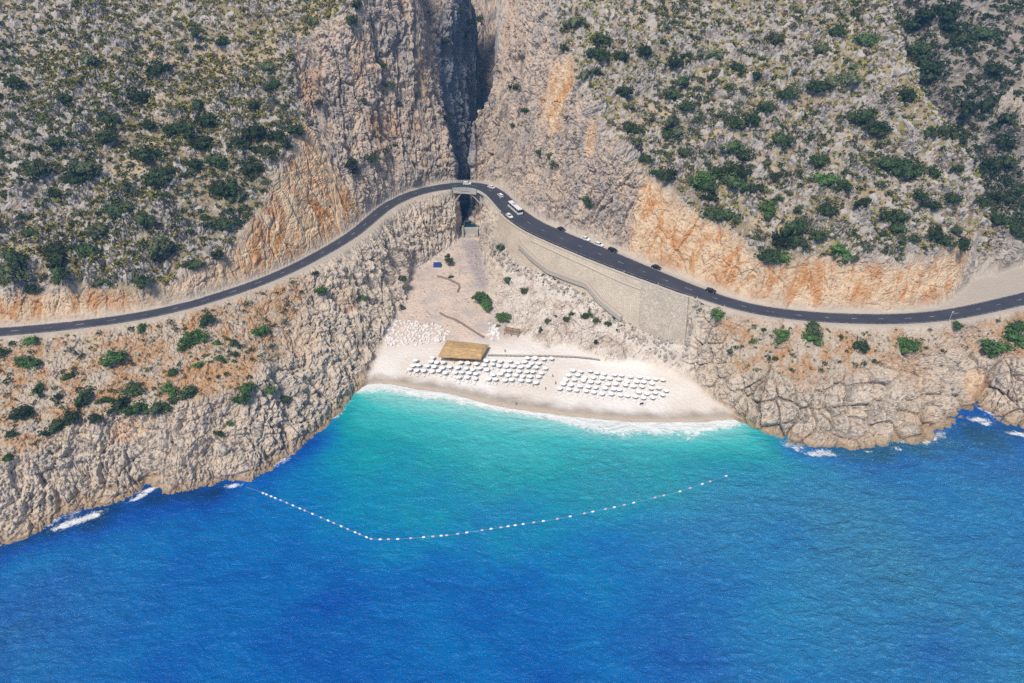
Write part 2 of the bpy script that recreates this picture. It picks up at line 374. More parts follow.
def blur2(a, n):
    for _ in range(n):
        e = np.pad(a, ((1, 1), (1, 1), (0, 0)), mode='edge'); a = (e[:-2, 1:-1] + e[2:, 1:-1] + 2 * e[1:-1, 1:-1] + e[1:-1, :-2] + e[1:-1, 2:]) / 6
    return a
Nn = blur2(normals(V), 6); Nn /= np.linalg.norm(Nn, axis=-1, keepdims=True)
p = V.reshape(-1, 3); n = Nn.reshape(-1, 3)
zw = {k: samp(a, p[:, 0], p[:, 1]) for k, a in Zs.items()}
A_ = samp(amp, p[:, 0], p[:, 1])
# fresh scars and rust stains on the faces, each a patch of rock of its own
bu, bv, bd = project(p)
def scar(px, py, size, w):
    c = np.where((np.abs(bu - px) < 2.5) & (np.abs(bv - py) < 2.5))[0]
    if not len(c): return 0
    c = p[c[np.argmin(bd[c])]]; e = (p - c) / np.array(size); d2 = (e ** 2).sum(1) * (1 + 0.7 * fbm(p / 6.0, 2, 301))
    return w * np.clip(1.6 - 1.6 * d2, 0, 1)
for px, py, size, w in ((556, 92, (11, 11, 22), 1.0), (590, 135, (3, 4, 14), 0.7), (975, 385, (7, 6, 9), 0.8), (508, 20, (4, 14, 16), 0.6), (424, 75, (5, 6, 22), 0.45), (365, 60, (9, 8, 12), 0.3), (130, 430, (8, 6, 5), 0.4), (968, 222, (9, 9, 9), 0.9), (985, 238, (9, 9, 7), 0.9), (955, 212, (6, 6, 6), 0.6), (300, 340, (10, 8, 8), 0.35), (345, 300, (8, 8, 8), 0.3), (230, 262, (10, 8, 8), 0.5)):
    zw['cut'] = np.maximum(zw['cut'], scar(px, py, size, w))
rocky = np.clip(1 - zw['sand'] - zw['hill'] - zw['gravel'], 0, 1)
warp = np.stack([fbm(p / 9.0, 2, 31), fbm(p / 9.0, 2, 47), fbm(p / 9.0, 2, 59)], 1)
q = p + warp * 2.2
big = fbm(p / np.array([26, 26, 40.]), 3, 3)
f1, f2, c1 = voro(q / np.array([3.8, 3.8, 7.5]), 11); gap1 = np.clip((f2 - f1) / 0.16, 0, 1)
g1, g2, c2 = voro((q + warp * 0.8) / np.array([1.35, 1.35, 2.3]), 23); gap2 = np.clip((g2 - g1) / 0.2, 0, 1)
fine = fbm(p / 1.6, 3, 71)
ridged = 1 - np.abs(fbm(q / np.array([7., 7., 18.]), 3, 83)) * 2
m1, m2, cm = voro(q / np.array([7.5, 7.5, 9.0]), 53); gapm = np.clip((m2 - m1) / 0.13, 0, 1)
t1, t2, ct_ = voro((p + warp * 1.5) / np.array([9., 9., 55.]), 67); fiss = np.clip((t2 - t1) / 0.07, 0, 1)      # tall cracks
bed = (p[:, 2] + 0.35 * p[:, 0] + 3.0 * fbm(p / 22.0, 2, 111)) / 4.2; bed = bed - np.floor(bed); ledge = np.where(bed < 0.75, bed / 0.75, (1 - bed) / 0.25) ** 1.5
ridge3 = 1 - np.abs(fbm(q / np.array([2.2, 2.2, 5.5]), 3, 181)) * 2.4
ridge2 = 1 - np.abs(fbm(q / np.array([5., 5., 26.]), 4, 171)) * 2.4
lm_ = np.clip(0.5 + 1.6 * fbm(p / 24.0, 2, 131), 0, 1)
gully = 1 - np.abs(fbm((p + warp * 3) / np.array([15., 15., 70.]), 3, 97)) * 2.2
mega = zw['gorge'] * (2.6 * gully - 1.6) + (0.45 * ledge * lm_ - 2.0 * (1 - fiss) ** 2 + 1.6 * (ct_ - 0.5)) * (0.35 + 0.65 * zw['gorge']) + np.clip(1 - zw['gorge'] - zw['earth'] - zw['hill'], 0, 1) * np.where(p[:, 0] < 0, 0.45, 1.35) * (2.6 * (cm - 0.5) + 2.2 * (0.5 - m1) - 2.0 * (1 - gapm) ** 2) + np.where(p[:, 0] < 0, 1.0, 0.0) * (1.8 * ridge2 - 0.9) * np.clip(1 - zw['gorge'] - zw['earth'] - zw['hill'], 0, 1)
disp_rock = mega + 3.0 * big + 0.9 * ridge3 + 0.8 * (c1 - 0.5) + 0.4 * (0.5 - f1) - 0.9 * (1 - gap1) ** 2 + 0.45 * (c2 - 0.5) + 0.35 * (0.45 - g1) - 0.5 * (1 - gap2) ** 2 + 0.45 * fine + 1.1 * ridged
disp_cut = 0.22 * (ledge * lm_) - 0.9 * (1 - fiss) ** 2 + 0.9 * (ct_ - 0.5) + 1.2 * big + 0.5 * (c1 - 0.5) - 0.4 * (1 - gap1) ** 2 + 0.35 * (c2 - 0.5) - 0.28 * (1 - gap2) ** 2 + 0.25 * fine + 0.6 * ridged
# hillside: soil with limestone knobs standing out of it
h1, h2, c3 = voro(q / np.array([3.0, 3.0, 4.0]), 37); h3, h4, c4 = voro((q + warp) / np.array([1.3, 1.3, 1.8]), 41)
patch = np.clip(0.5 + 1.5 * fbm(p / 30.0, 3, 91), 0, 1)
knob = np.clip((c3 - (0.84 - 0.42 * patch)) * 6, 0, 1) * np.clip(1.15 - 1.25 * h1, 0, 1)
knob2 = np.clip((c4 - (0.74 - 0.36 * patch)) * 6, 0, 1) * np.clip(1.1 - 1.3 * h3, 0, 1)
knobM = np.clip((cm - (0.80 - 0.25 * patch)) * 7, 0, 1) * np.clip(1.2 - 1.2 * m1, 0, 1) * gap2
gh = 1 - np.abs(fbm((p + warp * 4) / np.array([26., 60., 60.]), 3, 211)) * 2.2
disp_hill = 3.2 * gh - 1.6 + 2.6 * knobM + 3.4 * big + 2.0 * knob + 0.9 * knob2 + 0.3 * fine
disp_sand = 0.12 * big + 0.1 * fine + zw['bed'] * (5.0 * big + 2.5 * fine + 4.0 * ledge * lm_)
k_h = zw['hill']; k_s = zw['sand']; k_c = zw['cut'] + 0.6 * zw['pale'] ; k_r = np.clip(1 - k_h - k_s - k_c, 0, 1)
disp = (disp_hill * k_h + disp_cut * k_c + disp_rock * k_r * (1 - 0.45 * zw['earth']) * np.clip(0.35 + p[:, 2] / 6.0, 0.35, 1) + disp_sand * k_s) * A_
outcrop = np.clip(np.maximum(np.maximum(knob * 1.6, knobM * 1.2), knob2 * 1.3), 0, 1)
V2 = p + n * disp[:, None]
V2[:, 2] = np.where(p[:, 2] < -1.2, np.minimum(V2[:, 2], -0.6), V2[:, 2])
V2[:, 2] = np.where(zw['sand'] > 0.5, np.maximum(V2[:, 2], p[:, 2] - 0.15), V2[:, 2])

idx = np.arange(NCOL * NROW).reshape(NCOL, NROW)
quads = np.stack([idx[:-1, :-1], idx[1:, :-1], idx[1:, 1:], idx[:-1, 1:]], -1).reshape(-1, 4)
fc = V2[quads].mean(1)
keep = fc[:, 2] > -4.0
fin = {k: a[quads].mean(1) for k, a in (('sand', zw['sand']), ('hill', zw['hill']), ('cut', zw['cut']), ('gorge', zw['gorge']))}
def gsel(m): return samp(m.astype(float), fc[:, 0], fc[:, 1]) > 0.5

def mesh_obj(name, verts, faces, mat=None, parent=None, smooth=False, attrs=None):
    verts = np.asarray(verts, np.float32); me = bpy.data.meshes.new(name)
    if isinstance(faces, np.ndarray):
        k = faces.shape[1]; nf = len(faces)
        me.vertices.add(len(verts)); me.vertices.foreach_set('co', verts.ravel())
        me.loops.add(nf * k); me.loops.foreach_set('vertex_index', faces.astype(np.int32).ravel())
        me.polygons.add(nf); me.polygons.foreach_set('loop_start', np.arange(0, nf * k, k, dtype=np.int32))
        try: me.polygons.foreach_set('loop_total', np.full(nf, k, np.int32))
        except Exception: pass
    else:
        me.from_pydata([tuple(map(float, v)) for v in verts], [], faces)
    if attrs:
        for k_, a in attrs.items():
            t = me.attributes.new(k_, 'FLOAT', 'POINT'); t.data.foreach_set('value', np.asarray(a, np.float32))
    me.update(); me.validate()
    me.polygons.foreach_set('use_smooth', np.full(len(me.polygons), smooth))
    if mat: me.materials.append(mat)
    o = bpy.data.objects.new(name, me); COL.objects.link(o)
    if parent: o.parent = parent
    return o
def tag(o, label=None, cat=None, group=None, kind=None):
    if label: o['label'] = label
    if cat: o['category'] = cat
    if group: o['group'] = group
    if kind: o['kind'] = kind
    return o

# ------------------------------------------------------------------ materials
class NT:
    def __init__(self, name, rough=0.9, spec=0.2):
        self.m = bpy.data.materials.new(name); self.m.use_nodes = True; self.t = self.m.node_tree
        self.b = self.t.nodes['Principled BSDF']; self.b.inputs['Roughness'].default_value = rough
        self.b.inputs['Specular IOR Level'].default_value = spec
    def n(self, typ, **kw):
        d = self.t.nodes.new('ShaderNode' + typ)
        for k, v in kw.items(): setattr(d, k, v)
        return d
    def l(self, a, b): self.t.links.new(a, b)
    def val(self, d, i, v):
        if hasattr(v, 'is_output') or isinstance(v, bpy.types.NodeSocket): self.l(v, d.inputs[i])
        else: d.inputs[i].default_value = v
    def math(self, op, a, b=0.0, c=None):
        d = self.n('Math', operation=op); self.val(d, 0, a); self.val(d, 1, b)
        if c is not None: self.val(d, 2, c)
        return d.outputs[0]
    def mix(self, f, a, b):
        d = self.n('Mix', data_type='RGBA'); self.val(d, 0, f)
        for i, v in ((6, a), (7, b)):
            if isinstance(v, tuple): d.inputs[i].default_value = (*v, 1)
            else: self.l(v, d.inputs[i])
        return d.outputs[2]
    def attr(self, name): return self.n('Attribute', attribute_name=name).outputs['Fac']
    def pos(self):
        if not hasattr(self, '_p'): self._p = self.n('NewGeometry').outputs['Position']
        return self._p
    def scaled(self, s):
        d = self.n('Vector' + 'Math', operation='MULTIPLY'); self.l(self.pos(), d.inputs[0]); d.inputs[1].default_value = s; return d.outputs[0]
    def noise(self, scale, detail=4, vec=None, rough=0.55, dist=0.0):
        d = self.n('TexNoise'); self.l(vec or self.pos(), d.inputs['Vector']); d.inputs['Scale'].default_value = scale
        d.inputs['Detail'].default_value = detail; d.inputs['Roughness'].default_value = rough; d.inputs['Distortion'].default_value = dist
        return d.outputs['Fac']
    def voro(self, scale, feature='F1', vec=None, out='Distance'):
        d = self.n('TexVoronoi', feature=feature); self.l(vec or self.pos(), d.inputs['Vector']); d.inputs['Scale'].default_value = scale
        return d.outputs[out]
    def ramp(self, f, stops, interp='LINEAR'):
        d = self.n('ValToRGB'); self.l(f, d.inputs[0]); e = d.color_ramp; e.interpolation = interp
        while len(e.elements) < len(stops): e.elements.new(0.5)
        for k, (x, c) in zip(e.elements, stops): k.position = x; k.color = (*c, 1) if isinstance(c, tuple) else (c, c, c, 1)
        return d.outputs[0]
    def step(self, f, a, b):
        d = self.n('MapRange', interpolation_type='SMOOTHSTEP'); self.l(f, d.inputs[0]); d.inputs[1].default_value = a; d.inputs[2].default_value = b; return d.outputs[0]
    def base(self, c):
        if isinstance(c, tuple): self.b.inputs['Base Color'].default_value = (*c, 1)
        else: self.l(c, self.b.inputs['Base Color'])
        return self
    def bump(self, h, strength=0.6, dist=0.3, prev=None):
        d = self.n('Bump'); self.l(h, d.inputs['Height']); d.inputs['Strength'].default_value = strength; d.inputs['Distance'].default_value = dist
        if prev is not None: self.l(prev, d.inputs['Normal'])
        self.l(d.outputs[0], self.b.inputs['Normal']); return d.outputs[0]

def ground_material():
    m = NT('limestone_ground', 0.95, 0.15)
    sand, cut, earth, pale, gravel, hill, gorge, knob = [m.attr(k) for k in ('sand', 'cut', 'earth', 'pale', 'gravel', 'hill', 'gorge', 'outcrop')]
    tone = m.attr('tone')
    nb, nm, nf = m.noise(0.035, 5), m.noise(0.16, 5), m.noise(0.9, 5)
    ns = m.noise(0.22, 5, m.scaled((1, 1, 0.22)), 0.6, 0.6)                # streaks that run down the faces
    # bare rock
    rock = m.mix(m.step(nm, 0.35, 0.68), (0.56, 0.47, 0.375), (0.44, 0.39, 0.34))
    rock = m.mix(m.math('MULTIPLY', tone, 0.55), rock, (0.64, 0.55, 0.455))
    rock = m.mix(m.math('MULTIPLY', m.step(ns, 0.53, 0.72), 0.7), rock, (0.22, 0.20, 0.19))
    rock = m.mix(m.math('MULTIPLY', m.step(nb, 0.58, 0.72), 0.5), rock, (0.50, 0.31, 0.17))
    # gorge faces are greyer and pinker
    gr = m.mix(m.step(ns, 0.42, 0.62), (0.52, 0.41, 0.32), (0.31, 0.275, 0.26))
    gr = m.mix(m.math('MULTIPLY', m.step(nb, 0.56, 0.66), 0.8), gr, (0.47, 0.29, 0.17))
    gr = m.mix(m.math('MULTIPLY', tone, 0.35), gr, (0.50, 0.43, 0.36))
    # fresh road cut: cream with rust
    ct = m.mix(m.step(nm, 0.38, 0.62), (0.66, 0.50, 0.34), (0.58, 0.42, 0.27))
    ct = m.mix(m.math('MULTIPLY', m.step(m.noise(0.11, 9, m.scaled((1, 1, 0.28)), 0.68, 1.6), 0.465, 0.60), 0.85), ct, (0.50, 0.225, 0.07))
    ct = m.mix(m.math('MULTIPLY', m.step(ns, 0.56, 0.72), 0.5), ct, (0.34, 0.28, 0.24))
    # hillside soil, dry grass and limestone knobs
    so = m.mix(m.step(nm, 0.35, 0.65), (0.20, 0.155, 0.105), (0.36, 0.28, 0.195))
    so = m.mix(m.math('MULTIPLY', m.step(nf, 0.50, 0.60), 0.7), so, (0.33, 0.30, 0.275))
    so = m.mix(m.math('MULTIPLY', m.step(m.noise(1.4, 3), 0.56, 0.64), 0.75), so, (0.085, 0.085, 0.045))
    so = m.mix(m.math('MULTIPLY', m.step(m.noise(0.3, 4), 0.48, 0.60), 0.75), so, (0.22, 0.20, 0.07))
    so = m.mix(m.math('MULTIPLY', m.step(m.noise(0.022, 4), 0.50, 0.62), 0.65), so, (0.50, 0.39, 0.26))
    kn = m.mix(tone, (0.26, 0.235, 0.212), (0.49, 0.45, 0.41))
    hl = m.mix(m.step(knob, 0.12, 0.4), so, kn)
    # orange earth among the rocks under the road
    ea = m.mix(m.step(nm, 0.40, 0.62), (0.48, 0.41, 0.33), (0.44, 0.255, 0.125))
    ea = m.mix(m.math('MULTIPLY', m.step(nf, 0.5, 0.62), 0.5), ea, (0.50, 0.44, 0.38))
    pl = m.mix(m.step(nm, 0.4, 0.65), (0.62, 0.56, 0.50), (0.50, 0.42, 0.36))
    sd = m.mix(m.step(nb, 0.4, 0.62), (0.75, 0.715, 0.685), (0.68, 0.62, 0.565))
    sd = m.mix(m.math('MULTIPLY', m.step(nf, 0.5, 0.7), 0.25), sd, (0.55, 0.50, 0.45))
    bdw = m.attr('bed'); bdc = m.mix(m.step(m.noise(0.11, 5), 0.42, 0.6), (0.60, 0.49, 0.41), (0.47, 0.41, 0.38)); bdc = m.mix(m.math('MULTIPLY', m.step(m.noise(1.1, 4), 0.52, 0.66), 0.6), bdc, (0.36, 0.30, 0.27)); sd = m.mix(bdw, sd, bdc)
    gv = m.mix(nm, (0.48, 0.42, 0.36), (0.40, 0.355, 0.31))
    pit_shade = m.math('MULTIPLY', m.step(m.noise(0.75, 4, m.scaled((1, 1, 0.6)), 0.6, 0.5), 0.545, 0.62), 0.72)  # dark pits with soil; their crevice shade is painted into the colour
    rock = m.mix(m.math('MULTIPLY', pit_shade, 0.8), rock, (0.14, 0.115, 0.095)); gr = m.mix(pit_shade, gr, (0.125, 0.10, 0.09)); ct = m.mix(m.math('MULTIPLY', pit_shade, 0.45), ct, (0.22, 0.14, 0.08))
    pl = m.mix(m.math('MULTIPLY', pit_shade, 0.4), pl, (0.22, 0.17, 0.14)); ea = m.mix(m.math('MULTIPLY', pit_shade, 0.5), ea, (0.17, 0.13, 0.085))
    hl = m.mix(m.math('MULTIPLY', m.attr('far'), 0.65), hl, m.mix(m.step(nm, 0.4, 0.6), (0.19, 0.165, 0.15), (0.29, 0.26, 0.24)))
    c = rock
    for w, k in ((gorge, gr), (m.attr('slot'), m.mix(m.step(ns, 0.4, 0.62), (0.36, 0.37, 0.41), (0.20, 0.21, 0.24))), (earth, ea), (pale, pl), (cut, ct), (hill, hl), (sand, sd), (m.attr('stream'), m.mix(m.step(nf, 0.4, 0.62), (0.42, 0.37, 0.37), (0.27, 0.24, 0.25))), (gravel, gv)): c = m.mix(w, c, k)  # inner gorge: bluish skylit shade painted into the rock colour
    # wet band at the waterline
    z = m.n('SeparateXYZ'); m.l(m.pos(), z.inputs[0])
    wet = m.math('SUBTRACT', 1.0, m.step(m.math('ADD', z.outputs[2], m.math('MULTIPLY', nm, -1.2)), -0.3, 0.9))
    c = m.mix(m.math('MULTIPLY', wet, 0.75), c, (0.17, 0.125, 0.085))
    c = m.mix(m.math('MULTIPLY', m.math('MULTIPLY', m.math('SUBTRACT', 1.0, m.step(m.math('ADD', z.outputs[2], m.math('MULTIPLY', nb, -6.0)), -1.5, 2.5)), 0.6), m.math('SUBTRACT', 1.0, sand)), c, (0.36, 0.25, 0.145))
    wets = m.math('MULTIPLY', m.math('SUBTRACT', 1.0, m.step(z.outputs[2], 0.2, 0.75)), sand)
    c = m.mix(wets, c, (0.50, 0.42, 0.34))
    m.base(c)
    hgt = m.math('ADD', m.math('MULTIPLY', m.voro(0.9), 0.7), nf)
    m.bump(hgt, 0.55, 0.45)
    return m.m
M_GROUND = ground_material()

tone = np.clip(0.55 * c1 + 0.45 * c2, 0, 1); tone_h = np.clip(0.5 * c3 + 0.5 * c4, 0, 1); tone = tone * (1 - k_h) + tone_h * k_h
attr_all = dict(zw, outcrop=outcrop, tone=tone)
def patch_obj(name, sel, label, cat):
    f = quads[sel & keep]
    used, inv = np.unique(f, return_inverse=True)
    o = mesh_obj(name, V2[used], inv.reshape(-1, 4), M_GROUND, None, False, {k: a[used] for k, a in attr_all.items()})
    return tag(o, label, cat, None, 'structure')
left_of = fc[:, 0] < np.interp(fc[:, 1], [340, 346, 358, 372, 388, 430, 540, 770], [-23, -23.5, -26.5, -28.5, -28, -20, -17, -5])
s_sand = gsel(sand_m | bed_m); s_north = gsel(north) & ~s_sand; s_far = gsel(far_m) & ~s_sand; s_strip = gsel(strip) & ~s_sand
s_south = ~s_sand & ~s_north & ~s_strip
patch_obj('beach', s_sand, 'pale pebble beach and dry stream bed at the mouth of the gorge', 'beach')
patch_obj('road_verge', s_strip, 'pale gravel verge along both edges of the coast road', 'verge')
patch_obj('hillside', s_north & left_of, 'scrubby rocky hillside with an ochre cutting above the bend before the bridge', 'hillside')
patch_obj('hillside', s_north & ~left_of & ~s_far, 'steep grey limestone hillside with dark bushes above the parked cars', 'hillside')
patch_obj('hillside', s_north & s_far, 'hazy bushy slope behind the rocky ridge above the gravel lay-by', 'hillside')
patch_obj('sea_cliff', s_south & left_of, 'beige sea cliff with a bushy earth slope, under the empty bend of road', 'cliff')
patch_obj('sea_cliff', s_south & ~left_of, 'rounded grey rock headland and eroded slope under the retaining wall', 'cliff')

# ------------------------------------------------------------------ the sea
gxs = np.r_[-1500, -900, -600, -450, -340, np.arange(-280, 280.1, 1.4), 340, 450, 600, 900, 1500]
gys = np.r_[-1500, -800, -400, -200, -100, -40, 20, 60, np.arange(84, 262, 1.1), 270]
SX, SY = np.meshgrid(gxs, gys)
acc[:] = 0; cnt[:] = 0
depth_px = {0.0: [(364,387),(392,386),(413,391),(444,395),(468,401),(492,408),(553,417),(590,421),(640,425),(690,425),(720,423),(736,421)],
  0.13: [(372,394),(450,408),(520,420),(600,433),(700,433),(744,427)], 0.30: [(364,405),(420,420),(500,434),(600,447),(700,446),(762,442)],
  0.50: [(345,428),(400,452),(480,466),(560,474),(650,468),(775,455)], 0.68: [(325,452),(380,488),(450,506),(560,512),(680,500),(800,465)],
  0.84: [(285,478),(310,515),(370,545),(480,555),(620,545),(760,510),(835,470)], 0.95: [(240,490),(260,540),(330,580),(500,600),(650,600),(800,560),(950,500),(1024,490)],
  1.0: [(-200,690),(-60,635),(30,580),(100,548),(150,530),(215,515)], 0.86: [(5,572),(40,566),(75,556)], 1.18: [(-120,625),(-60,585),(0,552),(40,540),(100,517),(150,502),(190,498),(240,488)], 1.15: [(290,462),(320,438)], 1.16: [(790,450),(850,455),(900,447),(940,442),(985,430),(1024,436),(1100,446)], 1.001: [(-300,720),(100,680),(300,690),(512,690),(800,690),(1300,720)], 1.002: [(870,478),(960,460),(1040,462),(1200,490)]}
for t, l in depth_px.items(): put(dense([np.r_[P(a, b, 0)[:2], 1.0 if 1 <= t < 1.1 else t] for a, b in l]))
DG = blur(solve(np.where(cnt > 0, acc / np.maximum(cnt, 1e-9), 0), (cnt > 0).astype(float)), 6)
wl = line_dist(L['water'], 1)
sx, sy = SX.ravel(), SY.ravel()
dep = np.where((np.abs(sx) < 399) & (sy > 62), samp(DG, sx, sy), 1.0)
p3 = np.stack([sx, sy, np.zeros_like(sx)], 1)
surf_w = np.interp(np.clip(project(np.array(p3))[0], 300, 800), [360, 420, 470, 520, 560, 600, 690, 735], [6.5, 6.5, 3.5, 2.5, 4.0, 11.5, 10.0, 4.0]) * (1 + 0.45 * fbm(p3 / 7.0, 3, 5))
foam = np.clip(1.15 - samp(wl, sx, sy) / surf_w, 0, 1)
foam[(np.abs(sx) > 250) | (sy < 100)] = 0
for a, b, r_ in ((78,521,5),(64,526,4.5),(92,516,4.5),(146,492,4.0),(138,498,3),(233,486,3.2),(824,453,4.6),(812,454,3.5),(897,449,2.6),(870,452,2.2),(979,420,4.6),(986,424,3.2),(1018,434,4)):
    fc_, fs_ = (0.85, 0.52) if a < 160 else (0.98, 0.2) if a < 300 else (0.97, -0.2); c = P(a, b, 0); foam = np.maximum(foam, np.clip(1.05 - np.hypot((sx - c[0]) * fc_ + (sy - c[1]) * fs_, 2.4 * (-(sx - c[0]) * fs_ + (sy - c[1]) * fc_)) / (1.45 * r_), 0, 1))
co_d = np.minimum(line_dist(L['coast_l']), line_dist(L['coast_r']))
lace = np.clip(0.75 - samp(co_d, sx, sy) / 5.0, 0, 1) * np.clip(0.15 + 1.6 * fbm(p3 / 13.0, 3, 25), 0, 1)
foam = np.maximum(foam, np.where((np.abs(sx) < 270) & (sy > 100), lace, 0))
ruf_sheen = np.zeros_like(sx)
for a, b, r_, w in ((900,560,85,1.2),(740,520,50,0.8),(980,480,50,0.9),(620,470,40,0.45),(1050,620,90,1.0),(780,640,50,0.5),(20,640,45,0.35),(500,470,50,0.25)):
    c = P(a, b, 0); ruf_sheen = np.maximum(ruf_sheen, w * np.exp(-((sx - c[0]) ** 2 + (sy - c[1]) ** 2) / (r_ * 0.62) ** 2))
ruf_sheen *= np.clip(0.8 + 0.5 * fbm(p3 / 28.0, 3, 15), 0, 1.2)
nx_, ny_ = len(gxs), len(gys)
si = np.arange(nx_ * ny_).reshape(ny_, nx_)
sq = np.stack([si[:-1, :-1], si[:-1, 1:], si[1:, 1:], si[1:, :-1]], -1).reshape(-1, 4)
def sea_material():
    m = NT('sea_water', 0.2, 0.25)
    d, f, r = m.attr('depth'), m.attr('foam'), m.attr('ruffle_sheen')
    dn = m.math('ADD', m.math('MULTIPLY', d, 0.82), m.math('MULTIPLY', m.math('SUBTRACT', m.noise(0.03, 4), 0.5), m.math('MULTIPLY', 0.55, m.step(d, 0.1, 0.6))))
    c = m.ramp(dn, [(0.0, (0.52, 0.66, 0.60)), (0.09, (0.24, 0.60, 0.58)), (0.24, (0.045, 0.46, 0.47)), (0.41, (0.006, 0.31, 0.36)), (0.58, (0.0006, 0.215, 0.40)), (0.72, (0.0002, 0.145, 0.42)), (0.90, (0.0002, 0.072, 0.36)), (1.0, (0.001, 0.035, 0.13))])
    v = m.scaled((0.75, 1.25, 1.0))
    w1 = m.noise(0.16, 3, v, 0.5, 0.5); w2 = m.noise(0.50, 6, v, 0.68, 0.9)
    rip = m.math('ADD', m.math('MULTIPLY', w1, 1.25), m.math('MULTIPLY', w2, 0.65))
    crest_glint = m.math('MULTIPLY', m.step(w2, 0.50, 0.72), m.math('ADD', 0.04, m.math('MULTIPLY', r, 0.70)))
    c = m.mix(crest_glint, c, (0.13, 0.47, 0.68))  # highlights on the wave crests painted into the base colour
    c = m.mix(m.math('MULTIPLY', r, 0.66), c, (0.05, 0.335, 0.51))  # sky sheen on the wind-ruffled water painted as a lighter base colour
    fn = m.noise(0.45, 8, None, 0.72, 1.2)
    fm = m.step(m.math('ADD', f, m.math('MULTIPLY', m.math('SUBTRACT', fn, 0.5), 2.0)), 0.34, 0.80)
    c = m.mix(m.math('MULTIPLY', fm, 0.92), c, (0.80, 0.82, 0.82))
    m.base(c)
    m.l(m.math('ADD', 0.10, m.math('MULTIPLY', r, 0.30)), m.b.inputs['Specular IOR Level']); m.l(m.math('ADD', 0.18, m.math('MULTIPLY', fm, 0.6)), m.b.inputs['Roughness'])
    bs = m.n('Bump'); m.l(rip, bs.inputs['Height']); m.l(m.math('ADD', 0.55, m.math('MULTIPLY', r, 0.45)), bs.inputs['Strength']); bs.inputs['Distance'].default_value = 3.0
    m.l(bs.outputs[0], m.b.inputs['Normal'])
    return m.m
sea = mesh_obj('sea', np.stack([sx, sy, np.full_like(sx, 0.1)], 1), sq, sea_material(), None, True, {'depth': dep, 'foam': foam, 'ruffle_sheen': ruf_sheen})
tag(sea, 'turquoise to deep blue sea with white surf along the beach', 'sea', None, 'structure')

# ------------------------------------------------------------------ road
def strip_mesh(i0, i1, d0, d1, lift, skirt=0.0, step=1):
    ii = np.arange(i0, i1 + 1, step); v = []; f = []
    g = lambda d, i: d[i] if hasattr(d, '__len__') else d
    for i in ii:
        a, b = off(i, g(d0, i)), off(i, g(d1, i)); a[2] += lift; b[2] += lift
        v += [a, b, a - [0, 0, skirt], b - [0, 0, skirt]] if skirt else [a, b]
    w = 4 if skirt else 2
    for k in range(len(ii) - 1):
        o = k * w; q_ = o + w
        f.append((o, q_, q_ + 1, o + 1))
        if skirt: f += [(o + 2, q_ + 2, q_, o), (o + 1, q_ + 1, q_ + 3, o + 3)]
    if skirt: f += [(0, 1, 3, 2), (len(v) - 4, len(v) - 2, len(v) - 1, len(v) - 3)]
    return v, f
m_ = NT('asphalt', 0.9, 0.2); m_.base(m_.mix(m_.noise(0.12, 5), (0.030, 0.033, 0.050), (0.078, 0.080, 0.10))); m_.bump(m_.noise(6.0, 3), 0.2, 0.02); M_ASPH = m_.m
m_ = NT('road_paint', 0.7, 0.2); m_.base(m_.mix(m_.step(m_.noise(0.8, 4), 0.42, 0.62), (0.50, 0.50, 0.50), (0.13, 0.13, 0.14))); M_PAINT = m_.m
def plain(name, c, rough=0.8, spec=0.25, var=0.15, sc=1.5):
    m = NT(name, rough, spec); m.base(m.mix(m.noise(sc, 4), tuple(x * (1 - var) for x in c), tuple(min(1, x * (1 + var)) for x in c))); return m.m
M_CONC = plain('weathered_concrete', (0.42, 0.40, 0.37), 0.9, 0.2, 0.2, 0.5)
v, f = strip_mesh(0, NR - 1, -road[:, 3], road[:, 3], 0.14, 0.5)
tag(mesh_obj('road', v, f, M_ASPH), 'dark asphalt coast road curving over the bridge', 'road', None, 'structure')
slen = np.r_[0, np.cumsum(np.linalg.norm(np.diff(road[:, :2], axis=0), axis=1))]
def at_s(s): return int(np.argmin(np.abs(slen - s)))
V_, F_ = [], []
def add_vf(v, f):
    o = len(V_); V_.extend(v); F_.extend([tuple(i + o for i in t) for t in f])
s = 6.0
while s < slen[-1] - 6:
    i0, i1 = at_s(s), at_s(s + 2.6)
    if i1 > i0: add_vf(*strip_mesh(i0, i1, -0.09, 0.09, 0.152))
    s += 11.0
for sg in (-1, 1): add_vf(*strip_mesh(0, NR - 1, sg * (road[:, 3] - 0.30) - 0.06, sg * (road[:, 3] - 0.30) + 0.06, 0.152))
tag(mesh_obj('road_markings', V_, F_, M_PAINT), 'worn white dashed centre line and edge lines on the asphalt', 'road markings', None, 'structure')

# ------------------------------------------------------------------ where things stand on the ground
GV = V2[(V2[:, 2] > -0.2)]; GPX, GPY, GDEP = project(GV)
_bin = {}
_bx = np.floor(GPX / 4).astype(int); _by = np.floor(GPY / 4).astype(int)
_ok = (_bx >= -12) & (_bx < 270) & (_by >= -12) & (_by < 180)
_key = np.where(_ok, (_bx + 12) * 400 + (_by + 12), -1); _ord = np.argsort(_key, kind='stable'); _sk = _key[_ord]
def ground_at(px, py, r=1.6):
    """the nearest ground point that shows at (px, py)"""
    c = []
    for i in range(int((px - r) // 4), int((px + r) // 4) + 1):
        for j in range(int((py - r) // 4), int((py + r) // 4) + 1):
            k = (i + 12) * 400 + j + 12
            a, b = np.searchsorted(_sk, k), np.searchsorted(_sk, k + 1); c.append(_ord[a:b])
    c = np.concatenate(c) if c else np.array([], int)
    c = c[(np.abs(GPX[c] - px) < r) & (np.abs(GPY[c] - py) < r)]
    if not len(c): return None
    return GV[c[np.argmin(GDEP[c])]]
